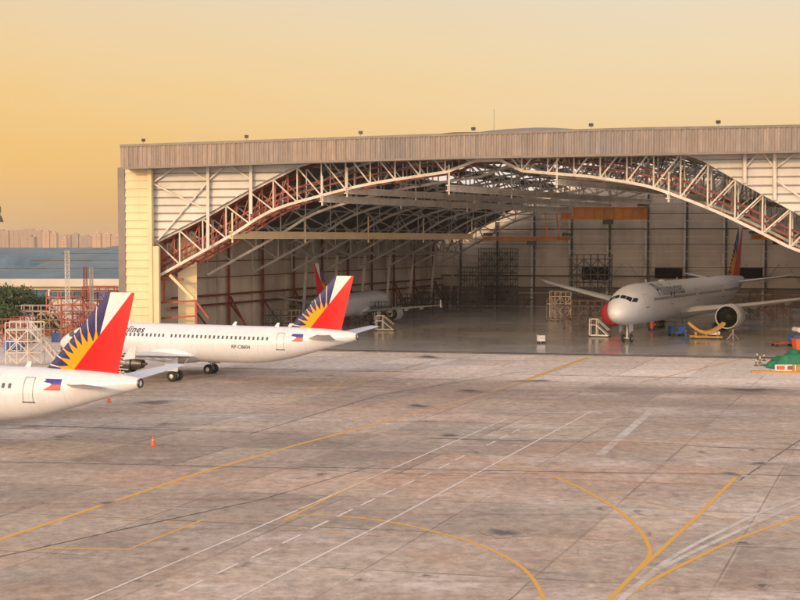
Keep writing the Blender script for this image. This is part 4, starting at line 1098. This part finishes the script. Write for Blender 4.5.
# flood-light mast that reaches in at the left edge
c = G(-9, 372); th = thing('light_mast', 'dark floodlight cluster on a mast at the left edge of the sky', 'light mast', tuple(c)); hh = D(-5, 207, c.y).z
MB().bar((0, 0, 0), (0, 0, hh), .35, 8, .18).build('pole', M['steel_dark'], th)
m_ = MB().bar((0, 0, hh - .3), (1.5, 0, hh - .5), .1); m_.build('arm', M['steel_dark'], th); MB().box((1.15, 0, hh - .2), .45, .4, .5).build('lamp_head', M['steel_dark'], th)
MB().lathe((1.35, 0, hh - 1.0), (0, 0, -1), [(0, .12), (.2, .2), (.7, .38), (.72, .1)], 12).build('lamp_head', M['steel_dark'], th); MB().bar((1.35, 0, hh - .5), (1.35, 0, hh - 1.0), .06).build('lamp_stem', M['steel_dark'], th)

# ------------------------------------------------------------------ terminal building beyond, with its teal roofs
def facade(x0, x1, y, z0, z1):
    return MB().add([(x0, y, z0), (x1, y, z0), (x1, y, z1), (x0, y, z1), (x0, y + 30, z0), (x1, y + 30, z0), (x1, y + 30, z1), (x0, y + 30, z1)], [(0, 1, 2, 3), (7, 6, 5, 4), (0, 3, 7, 4), (1, 5, 6, 2), (3, 2, 6, 7)])
Yb = 277; xl, xr = -150.0, -40.0
tb = thing('terminal_building', 'long low white building with a window band and a big weathered teal roof', 'building', (xl, Yb, 0))
def tbp(mb, name, mat, sm=False, par=None):
    mb.v = [(v[0] - xl, v[1] - Yb, v[2]) for v in mb.v]; return mb.build(name, mat, par or tb, sm)
tbp(facade(xl, xr, Yb, 0, 1.75), 'plinth_wall', M['paleeave']); tbp(facade(xl, xr, Yb + .3, 1.75, 4.0), 'window_backing', M['glass'])
tbp(facade(xl, xr, Yb, 4.0, 4.8), 'upper_wall', M['cream'])
M['winblue'] = plain('blue_window_glass', (.04, .10, .14), .15, var=.4, scale=.3)
x = xl + 2; k = 0
while x < xr - 3:
    w = 2.6; tbp(MB().box((x + w / 2, Yb + .1, 2.87), w, .2, 2.1), 'window', M['winblue'] if k % 7 else M['bluepaint']); k += 1
    if k % 8 == 0: tbp(MB().box((x + w + .25, Yb - .05, 2.87), .5, .5, 2.25), 'pilaster', M['whitebox'])
    x += 2.75 if k % 8 else 3.2
tbp(MB().box(((xl + xr) / 2, Yb - .6, 5.65), xr - xl + 3, 2.6, 1.75), 'eave_fascia', M['paleeave'])
tbp(MB().box(((xl + xr) / 2, Yb - .5, 4.72), xr - xl + 3, 2.2, .12), 'eave_shadow_strip', M['steel_dark'])  # thin dark strip standing in for the shadow line under the eave
rows = [(277.5, 6.5), (300, 8.4), (325, 10.0), (355, 11.6), (390, 13.1), (430, 13.9), (470, 14.1), (520, 13.2)]
lx = [-118, -111, -106, -109, -116, -125, -136, -150]
mb = MB(); n = 14; vs = []
for (y, z), l in zip(rows, lx):
    l = min(l, -104) if y > 290 else -150
    for i in range(n + 1):
        f_ = i / n; x = l + (0 - l) * f_; vs.append((x, y, z * (.62 + .38 * min(1, f_ * 5 + .02)) if y > 290 else z))
mb.add(vs + [(v[0], v[1], v[2] - 1.2) for v in vs], [(j * (n + 1) + i, j * (n + 1) + i + 1, (j + 1) * (n + 1) + i + 1, (j + 1) * (n + 1) + i) for j in range(len(rows) - 1) for i in range(n)])
m0 = len(vs); mb.f += [tuple(q + m0 for q in f_) for f_ in list(mb.f)]
tbp(mb, 'barrel_roof', M['teal'], True)
rb = MB()
for (y, z) in ((300, 8.4), (325, 10.0), (355, 11.6), (390, 12.6)): rb.bar((-100, y, z + .02), (0, y, z + .02), .22)
tbp(rb, 'roof_rib', M['steel_dark'])
t2 = thing('far_shed', 'long hazy blue-grey roofed shed behind the teal roof at the left edge', 'building', (-220, 560, 0))
rings = [[(x, 560 + 70 * math.cos(math.pi * i / 14), 1.0 + 11.4 * math.sin(math.pi * i / 14)) for i in range(15)] for x in (-290, -250, -200, -150, -100)]
mb = MB(); vs = [Vector(p) - Vector((-220, 560, 0)) for r_ in rings for p in r_]; mb.add(vs, [(j * 15 + i, j * 15 + i + 1, (j + 1) * 15 + i + 1, (j + 1) * 15 + i) for j in range(4) for i in range(14)]); mb.build('roof', M['teal'], t2, True)
MB().box((-20, -68, 4.6), 114, 2, 2.4).build('wall', M['cream'], t2)

# ------------------------------------------------------------------ distant blocks
M['farwall'] = plain('far_hazed_pale_wall', (.46, .31, .21), .8, var=.1, scale=.02)  # haze is put into the far wall and window colours
M['farwin'] = plain('far_hazed_window', (.30, .21, .155), .5, var=.1, scale=.05)
M['farwall2'] = plain('far_hazed_grey_wall', (.30, .215, .17), .8, var=.1, scale=.02)
blocks = [(-16, 9, 229, 2600, 'farwall2', 'long grey far-off block at the left edge of the skyline'), (9, 41, 228.5, 2600, 'farwall2', 'wide grey far-off slab block, the longest on the skyline'), (42, 49, 229.5, 2400, 'farwall', 'narrow pale far-off tower beside the wide grey slab'),
          (50, 56, 231, 2400, 'farwall', 'slim pale far-off block right of the narrow tower'), (58, 70, 234, 2900, 'farwall2', 'low faint far-off block in the gap of the skyline'), (70, 78, 232, 3000, 'farwall2', 'faint far-off block left of the bright pair'), (79, 91, 234.5, 3000, 'farwall2', 'lowest faint far-off block left of the bright slab'),
          (92, 100, 231.5, 2200, 'farwall', 'bright cream far-off slab, the most sunlit on the skyline'), (101, 110, 232.5, 2300, 'farwall', 'cream far-off block right of the bright slab'), (111, 121, 234, 2300, 'farwall', 'pale far-off block right against the hangar corner'), (20, 34, 235, 2000, 'farwall2', 'low dull block in front of the wide grey slab'), (60, 66, 236.5, 1900, 'farwall', 'tiny pale block low in the skyline gap')]
for x0, x1, yt, d_, mt, lb in blocks:
    p, q = D(x0, yt + 1.6, d_), D(x1, yt + 1.6, d_); w = q.x - p.x; h = p.z; th = thing('apartment_block', lb, 'building', ((p.x + q.x) / 2, d_, 0), 0, 'far-off blocks on the skyline')
    MB().box((0, 9, h / 2), w, 18, h).build('wall', M[mt], th)
    nf = max(3, int(h / 4)); m_ = MB()
    for k in range(nf): m_.box((0, -.2, h * (k + .6) / nf), w * .94, .5, h / nf * .38)
    m_.build('window_band', M['farwin'], th)
    m_ = MB(); nn_ = max(2, int(w / 9))
    for k in range(nn_ + 1): m_.box((-w / 2 + w * k / nn_, -.4, h / 2), .9, .7, h)
    m_.build('piers', M[mt], th); MB().box((w * .1, 9, h + 1.5), w * .3, 8, 3).build('roof_house', M[mt], th)

# ------------------------------------------------------------------ trees
M['leaf'] = plain('leaf_green', (.045, .075, .022), .7, var=.45, scale=.9)
M['bark'] = plain('bark', (.10, .07, .05), .9, var=.2)
def tree(px, py, h, wdt, seed, label):
    rnd = random.Random(seed); c = G(px, py); th = thing('tree', label, 'tree', tuple(c), 0, 'trees by the long low building')
    tk = MB().bar((0, 0, 0), (.1, 0, h * .5), .45, 8, .25)
    cl = []
    for i in range(11):
        a = rnd.uniform(0, 6.28); r_ = rnd.uniform(.1, 1) * wdt * .42; z = h * rnd.uniform(.38, .86); p = Vector((r_ * math.cos(a), r_ * math.sin(a), z)); cl.append((p, rnd.uniform(.16, .27) * wdt)); tk.bar((.08, 0, h * .4), tuple(p), .14, 5, .05)
    tk.build('trunk', M['bark'], th); mb = MB()
    for p, r_ in cl:
        for j in range(230):
            d = Vector((rnd.gauss(0, 1), rnd.gauss(0, 1), rnd.gauss(0, .75))).normalized() * r_ * rnd.uniform(.55, 1.1); q = p + d
            if q.z < h * .18: continue
            u_ = Vector((rnd.gauss(0, 1), rnd.gauss(0, 1), rnd.gauss(0, .6))).normalized(); w_ = u_.cross(d).normalized() if u_.cross(d).length > .01 else Vector((1, 0, 0)); s_ = rnd.uniform(.16, .32)
            mb.add([q - u_ * s_, q + w_ * s_ * .6, q + u_ * s_, q - w_ * s_ * .6], [(0, 1, 2, 3)])
    mb.build('crown', M['leaf'], th)
tree(-6, 326, 7.3, 8.5, 1, 'dark green tree cut by the left edge of the photo')
tree(9, 325, 7.4, 8.5, 2, 'bushy dark tree, the tallest in front of the low building')
tree(24, 323, 6.3, 8, 3, 'rounded green tree second from the right of its row')
tree(36, 322, 4.4, 6.5, 4, 'low green tree at the right end of its row')
tree(4, 336, 4.5, 6, 5, 'lower tree in front of its row, behind the orange-red dock')
tree(48, 334, 2.8, 4, 6, 'small shrub-like tree between the grey-pink dock and the faded red dock')

# ------------------------------------------------------------------ traffic cones
def cone(px, py, label):
    c = G(px, py); th = thing('traffic_cone', label, 'traffic cone', (c.x, c.y, .01), .3, 'traffic cones on the apron')
    k = .95
    b = MB().lathe((0, 0, .05), (0, 0, 1), [(0, .19 * k), (.3 * k, .13 * k), (.72 * k, .035 * k), (.74 * k, .01)], 18).build('cone_body', M['cone'], th, True)
    MB().lathe((0, 0, .05), (0, 0, 1), [(.38 * k, .122 * k), (.46 * k, .104 * k)], 18, False).build('reflective_band', M['conelight'], th, True)
    MB().box((0, 0, .03), .5 * k, .5 * k, .06).build('base', M['cone'], th)
cone(109, 402.5, 'orange traffic cone on the ground beneath the nearest airliner\'s tail'); cone(153, 446, 'orange traffic cone alone on the open apron')

# ------------------------------------------------------------------ inside the hangar
M['steel_maroon'] = plain('dark_maroon_frame', (.07, .03, .025), .6, var=.3, scale=.8)
gi = 'dark docking scaffolds inside the hangar'
def idock(px, py, w, d, h, label, nx, nz, mat='steel_dark', rz=-.19, wt=.13): return dock(px, py, w, d, h, label, M[mat], M['steel_dark'], rz, nx, nz, wt, gi, 'docking_scaffold', False, .03, 'scaffold')
idock(497, 308, 8.5, 5, 12.5, 'tall dark docking scaffold left of centre against the back wall', 7, 8)
idock(470, 312, 5.0, 4, 8.5, 'dark scaffold in the back left corner beside the tall one', 4, 5)
idock(590, 316, 8.5, 5, 11.5, 'tall dark scaffold behind the big airliner\'s right wing tip', 6, 7)
idock(560, 320, 4.0, 4, 4.5, 'mid-height pale scaffold stand between the two tall dark ones', 4, 3, 'greymesh')
idock(437, 309, 9.0, 4, 3.6, 'long low dark staging behind the wing of the nosed-in airliner', 7, 2)
idock(413, 313, 7.0, 4, 3.0, 'low dark staging beside the nosed-in airliner\'s engine', 6, 2)
idock(520, 311, 6.0, 4, 2.4, 'low black staging right of the tall left scaffold', 5, 1)
idock(583, 330, 6.5, 3, 4.0, 'low dark red wheeled staging near the covered engine', 5, 2, 'steel_maroon')
idock(668, 322, 5.5, 4, 3.2, 'dark staging under the big airliner\'s belly', 4, 2)
idock(762, 320, 4.2, 3, 4.6, 'brown stand to the right of the big airliner\'s engine', 3, 3, 'steel_maroon')
idock(782, 322, 3.6, 3, 4.0, 'brown work stand at the right edge under the wing', 3, 2, 'steel_maroon')
idock(752, 316, 3.0, 3, 2.6, 'short dark stand directly behind the big round engine', 3, 2)
idock(372, 325, 6.0, 3, 3.2, 'dark staging hidden behind the parked airliner\'s fin', 5, 2)
idock(288, 335, 9.0, 2.5, 3.0, 'dark staging along the left hangar wall', 7, 2)
# pale wheeled step stands
def stepstand(px, py, h, label, mat='greymesh', rz=0.0):
    c = G(px, py); th = thing('step_stand', label, 'step stand', (c.x, c.y, .03), rz, 'wheeled step stands on the hangar floor'); mb = MB()
    for sx in (-.6, .6):
        mb.bar((sx, 0, .2), (sx, 0, h), .1); mb.bar((sx, 1.1, .2), (sx, 1.1, h), .1); mb.bar((sx, -1.9, .2), (sx, 0, h), .12); mb.bar((sx, -1.9, 1.1), (sx, 0, h + .9), .07); mb.bar((sx, 0, h), (sx, 0, h + .9), .07); mb.bar((sx, 1.1, h), (sx, 1.1, h + .9), .07); mb.bar((sx, -1.9, .25), (sx, 1.1, .25), .1); mb.bar((sx, 0, h + .9), (sx, 1.1, h + .9), .07)
    mb.bar((-.6, -1.9, .25), (.6, -1.9, .25), .1); mb.bar((-.6, 1.1, .25), (.6, 1.1, .25), .1); mb.build('frame', M[mat], th)
    tr_ = MB()
    for i in range(7): f_ = (i + .5) / 7; tr_.box((0, -1.9 + 1.9 * f_, .2 + (h - .2) * f_), 1.2, .25, .05)
    tr_.build('treads', M[mat], th); MB().box((0, .55, h), 1.25, 1.2, .08).build('platform', M['whitebox'], th)
    for sx in (-.6, .6):
        for yy in (-1.9, 1.1): MB().lathe((sx - .05, yy, .14), (1, 0, 0), [(0, .14), (.1, .14)], 10).build('castor', M['tyre'], th)
stepstand(597, 337, 1.9, 'white wheeled step stand beside the red covered engine', 'whitebox', 1.2)
stepstand(553, 321, 3.2, 'cream step stand at the back between the dark scaffolds', 'greymesh', .6)
stepstand(566, 318, 2.4, 'short cream step stand just right of the taller cream one', 'greymesh', -.5)
stepstand(383, 331, 1.7, 'pale step stand at the tail of the parked airliner', 'greymesh', 1.4)
# small white cart
c = G(541, 343.5); th = thing('tool_cart', 'small white tool cart alone on the open hangar floor', 'tool cart', (c.x, c.y, .03), .3)
MB().box((0, 0, .75), 1.0, .75, .85).build('cabinet', M['whitebox'], th); MB().bar((-.6, -.3, 1.3), (-.6, .3, 1.3), .05).bar((-.6, -.3, 1.3), (-.5, -.3, 1.0), .05).bar((-.6, .3, 1.3), (-.5, .3, 1.0), .05).build('handle', M['hub'], th); MB().box((0, -.38, .95), .8, .02, .04).box((0, -.38, .7), .8, .02, .04).build('drawer_pulls', M['steel_dark'], th)
for sx in (-.4, .4):
    for yy in (-.3, .3): MB().lathe((sx - .04, yy, .16), (1, 0, 0), [(0, .16), (.08, .16)], 12).build('castor', M['tyre'], th)
# yellow engine cradle beneath the wing
c = G(706, 339); th = thing('engine_cradle', 'yellow curved engine cradle on the floor by the big airliner\'s belly', 'engine cradle', (c.x, c.y, .03), -.15, None)
mb = MB(); P_ = [(-2.7 + 5.4 * i / 12, 1.0 + 1.5 * abs((i - 6) / 6) ** 1.8) for i in range(13)]
for yy in (-.9, .9):
    for (x, z), (x2, z2) in zip(P_, P_[1:]): mb.bar((x, yy, z), (x2, yy, z2), .42)
    mb.bar((-2.4, yy, .35), (2.4, yy, .35), .22)
    for x in (-1.6, 0, 1.6): mb.bar((x, yy, .35), (x, yy, 1.1), .16)
for i in (0, 4, 8, 12): mb.bar((P_[i][0], -.9, P_[i][1]), (P_[i][0], .9, P_[i][1]), .18)
mb.build('cradle_frame', M['yellow'], th); MB().box((1.2, 0, .95), 1.6, 1.5, .5).build('tool_tray', M['whitebox'], th)
for x in (-2.1, 2.1):
    for yy in (-.9, .9): MB().lathe((x, yy - .08, .2), (0, 1, 0), [(0, .2), (.16, .2)], 12).build('castor', M['tyre'], th)
# tripod jack under the engine
c = G(733, 340.5); th = thing('tripod_jack', 'grey tripod jack standing below the round engine', 'jack', (c.x, c.y, .03)); MB().bar((0, 0, .3), (0, 0, 1.7), .22, 8).build('ram', M['greymesh'], th)
for k in range(3):
    a = 2.1 * k + .3; MB().bar((0, 0, 1.2), (1.0 * math.cos(a), 1.0 * math.sin(a), .05), .12).build('leg', M['greymesh'], th)
# red fire extinguisher trolley under the nose
c = G(652, 331); th = thing('extinguisher_trolley', 'red wheeled extinguisher under the big airliner\'s forward belly', 'extinguisher', (c.x, c.y, .03), .2)
MB().lathe((0, 0, .3), (0, 0, 1), [(0, .3), (.1, .42), (1.3, .42), (1.55, .25), (1.6, .08)], 18).build('bottle', M['rust'], th, True); MB().bar((-.3, .3, .3), (-.3, .9, 1.5), .07).bar((.3, .3, .3), (.3, .9, 1.5), .07).bar((-.3, .9, 1.5), (.3, .9, 1.5), .07).build('handle', M['steel_dark'], th)
for sx in (-.5, .5): MB().lathe((sx - .05, .1, .32), (1, 0, 0), [(0, .32), (.1, .32)], 14).build('wheel', M['tyre'], th)
# blue ground power cart
c = G(690, 338.5); th = thing('power_cart', 'blue box-shaped ground power cart left of the yellow cradle', 'power cart', (c.x - 1.2, c.y + 4, .03), .2)
MB().box((0, 0, 1.0), 2.4, 1.4, 1.2).build('housing', M['bluepaint'], th); MB().box((-.5, -.72, 1.1), .9, .04, .6).build('control_panel', M['steel_dark'], th); MB().bar((1.2, 0, .5), (2.2, 0, .35), .1).build('tow_bar', M['steel_dark'], th)
for x in (-.8, .8):
    for yy in (-.7, .7): MB().lathe((x, yy - .1, .32), (0, 1, 0), [(0, .32), (.2, .32)], 14).build('wheel', M['tyre'], th)

# ------------------------------------------------------------------ people (skinned bodies)
def person(px, py, label, top_m, leg_m, rz=0.0, walk=0.0, reach=0.0):
    c = G(px, py); th = thing('person', label, 'person', (c.x, c.y, .03), rz, None)
    s = walk
    V_ = [((0, 0, .95), .15), ((0, 0, 1.15), .14), ((0, 0, 1.36), .16), ((0, 0, 1.50), .06), ((0, -.02, 1.60), .085), ((0, -.02, 1.70), .08),
          ((.09, 0, .90), .10), ((.10, -.12 * s, .50), .065), ((.10, .10 * s, .08), .045), ((.10, .10 * s - .16, .04), .04),
          ((-.09, 0, .90), .10), ((-.10, .16 * s, .50), .065), ((-.10, .30 * s, .08), .045), ((-.10, .30 * s - .16, .04), .04),
          ((.20, 0, 1.42), .065), ((.25, -.02, 1.16), .048), ((.24, -.12 - reach * .2, .92 + reach * .3), .035), ((.24, -.17 - reach * .3, .84 + reach * .4), .035),
          ((-.20, 0, 1.42), .065), ((-.25, .03, 1.16), .048), ((-.24, -.06 - reach * .2, .92 + reach * .3), .035), ((-.24, -.10 - reach * .3, .84 + reach * .4), .035)]
    E_ = [(0, 1), (1, 2), (2, 3), (3, 4), (4, 5), (0, 6), (6, 7), (7, 8), (8, 9), (0, 10), (10, 11), (11, 12), (12, 13), (2, 14), (14, 15), (15, 16), (16, 17), (2, 18), (18, 19), (19, 20), (20, 21)]
    for hand in (17, 21):
        hx, hy, hz = V_[hand][0]; sg_ = 1 if hx > 0 else -1
        for k in range(4):
            V_.append(((hx + sg_ * (-.03 + .02 * k), hy - .02, hz - .05 - .01 * (k in (1, 2))), .010)); E_.append((hand, len(V_) - 1))
        V_.append(((hx - sg_ * .05, hy - .03, hz), .011)); E_.append((hand, len(V_) - 1))
    me = bpy.data.meshes.new('body'); me.from_pydata([v for v, r_ in V_], E_, []); o = bpy.data.objects.new('body', me); COL.objects.link(o)
    sk = o.modifiers.new('skin', 'SKIN'); me.skin_vertices.new() if not me.skin_vertices else None
    for i, (v, r_) in enumerate(V_): me.skin_vertices[0].data[i].radius = (r_, r_)
    me.skin_vertices[0].data[0].use_root = True
    o.modifiers.new('sub', 'SUBSURF').levels = 1; o.modifiers['sub'].render_levels = 1
    dg = bpy.context.evaluated_depsgraph_get(); me2 = bpy.data.meshes.new_from_object(o.evaluated_get(dg)); bpy.data.objects.remove(o); me2.name = 'body'
    for m_ in (M['skin'], top_m, leg_m, M['tyre']): me2.materials.append(m_)
    for p in me2.polygons:
        z = p.center.z; x = abs(p.center.x); p.use_smooth = True
        p.material_index = 0 if (z > 1.5 or (x > .19 and z < .95 + reach * .3)) else 1 if z > .95 else 3 if z < .12 else 2
    b = bpy.data.objects.new('body', me2); COL.objects.link(b); b.parent = th
    MB().lathe((0, -.02, 1.66), (0, 0, 1), [(0, .115), (.05, .12), (.11, .09), (.14, .03)], 14).build('cap', M['steel_dark'], th, True)
    return th
person(686, 341, 'person in blue overalls standing just left of the yellow engine cradle', M['clothblue'], M['clothblue'], .6, .3, .2)
person(694, 337.5, 'person in dark clothes behind the left end of the yellow engine cradle', M['clothdark'], M['clothdark'], -.5, .1, .5)

# ------------------------------------------------------------------ right edge: tug, barriers, tarpaulin
c = G(800, 346); th = thing('tow_tractor', 'blue tow tractor with a white canopy at the right edge of the hangar floor', 'tow tractor', (c.x + .6, c.y, .03), .1)
MB().box((0, 0, .95), 4.2, 1.9, .75).box((-1.5, 0, 1.45), 1.0, 1.8, .3).build('body', M['bluepaint'], th)
MB().box((.6, 0, 2.35), 3.4, 1.9, .35).lathe((-1.1, -.95, 2.35), (0, 1, 0), [(0, .36), (1.9, .36)], 16).build('canopy', M['whitebox'], th)
for x in (-.9, 2.0):
    for yy in (-.85, .85): MB().bar((x, yy, 1.3), (x, yy, 2.25), .1).build('canopy_post', M['steel_dark'], th)
MB().box((.5, 0, 1.5), .9, 1.2, .4).build('seat', M['black'], th)
for x in (-1.4, 1.3):
    for yy in (-.95, .95): MB().lathe((x, yy - .15, .5), (0, 1, 0), [(0, .3), (0, .46), (.05, .5), (.25, .5), (.3, .46), (.3, .3)], 18).build('wheel', M['tyre'], th, True)
c = G(783, 346.5); th = thing('pallet_trolley', 'low brown flat trolley beside the blue tow tractor', 'trolley', (c.x, c.y, .03), .1)
MB().box((0, 0, .5), 3.4, 1.7, .14).box((0, 0, .62), 1.4, 1.2, .25).build('deck', M['rust'], th); MB().bar((-1.7, 0, .45), (-2.7, 0, .3), .09).build('tow_bar', M['steel_dark'], th)
for x in (-1.2, 1.2):
    for yy in (-.75, .75): MB().lathe((x, yy - .06, .22), (0, 1, 0), [(0, .22), (.12, .22)], 12).build('wheel', M['tyre'], th)
c = G(799, 352); o = MB(); th = thing('storage_bin', 'orange bin at the right edge in front of the tow tractor', 'bin', (c.x + .2, c.y, .03), .1)
MB().add([(-.8, -.6, .1), (.8, -.6, .1), (.8, .6, .1), (-.8, .6, .1), (-1, -.75, 1.7), (1, -.75, 1.7), (1, .75, 1.7), (-1, .75, 1.7)], [(3, 2, 1, 0), (0, 1, 5, 4), (1, 2, 6, 5), (2, 3, 7, 6), (3, 0, 4, 7), (4, 5, 6, 7)]).build('body', M['cone'], th); MB().box((0, 0, 1.75), 2.1, 1.6, .1).build('lid', M['cone'], th)
# green tarpaulin heap
c = G(792, 367); rnd = random.Random(4); n = 22; vs = []; fs = []
for j in range(n + 1):
    for i in range(n + 1):
        u, v = i / n * 2 - 1, j / n * 2 - 1; r_ = max(abs(u), abs(v)); h = max(0, 1 - (abs(u) ** 2.4 + abs(v) ** 2.4) ** .6) ** .55
        h *= 1.55 + .45 * math.sin(3 * u + 2) + .30 * math.sin(7 * v + 3 * u) + .28 * math.sin(13 * u - 4 * v) + .16 * math.sin(23 * u + 9 * v); x = u * 4.4 + .2 * math.sin(5 * v); y = v * 2.4 + .15 * math.sin(6 * u)
        vs.append((x, y, max(.0, h + (rnd.uniform(-.07, .07) if r_ < .95 else 0)) + .02))
for j in range(n):
    for i in range(n): q = j * (n + 1) + i; fs.append((q, q + 1, q + n + 2, q + n + 1))
o = MB().add(vs, fs).build('tarpaulin', M['green'], None, True); o.location = (c.x + 1.2, c.y, .03); tag(o, 'rumpled green tarpaulin heaped at the right edge of the apron', 'tarpaulin')
# barriers
for i, (px, w, m1, m2, lb) in enumerate(((781, 1.25, 'whitebox', 'cone', 'orange and white barrier, left one before the green tarpaulin'), (790, 1.15, 'whitebox', 'rust', 'red-panelled white barrier second from the left before the tarpaulin'), (798.5, 1.3, 'yellow', 'yellow', 'yellow barrier at the right edge before the tarpaulin'))):
    c = G(px, 371.5); th = thing('barrier', lb, 'barrier', tuple(c), .05, 'barriers before the tarpaulin'); mb = MB()
    for sx in (-1, 1): mb.box((sx * w / 2, 0, .4), .14, .3, .8)
    mb.box((0, 0, .74), w, .12, .12).box((0, 0, .14), w, .12, .12); mb.build('frame', M[m1], th); MB().box((0, 0, .42), w * .6, .06, .42).build('panel', M[m2], th)
c = G(772, 373.2); o = MB().box((0, 0, .12), 7.6, .5, .24).build('kerb_board', M['yellow']); o.location = (c.x + 1.5, c.y, .0); o.rotation_euler = (0, 0, -.1); tag(o, 'long low yellow board lying in front of the green tarpaulin', 'board')
for i, (px, py) in enumerate(((756, 366), (760, 363.5), (757, 360), (764, 361))):
    c = G(px, py); th = thing('marker_post', ('nearest', 'second nearest', 'leftmost of the two farther', 'farthest right')[i] + ' thin black and cream marker post left of the green tarpaulin', 'marker post', tuple(c), 0, 'marker posts left of the tarpaulin')
    MB().bar((0, 0, 0), (0, 0, .95), .12, 8).build('post', M['steel_dark'], th); MB().bar((0, 0, .6), (0, 0, .85), .15, 8).build('band', M['cream'], th); MB().box((0, 0, .05), .4, .4, .1).build('base', M['steel_dark'], th)

# ------------------------------------------------------------------ haze
m = bpy.data.materials.new('haze'); m.use_nodes = True; t = m.node_tree; t.nodes.clear(); o_ = N(t, 'ShaderNodeOutputMaterial'); pv = N(t, 'ShaderNodeVolumePrincipled')
pv.inputs['Color'].default_value = (.90, .82, .74, 1); pv.inputs['Density'].default_value = .00012; pv.inputs['Anisotropy'].default_value = .2
t.links.new(pv.outputs[0], o_.inputs['Volume'])
hz = MB().box((0, 1900, 37), 5400, 4800, 76).build('haze', m); hz['kind'] = 'stuff'
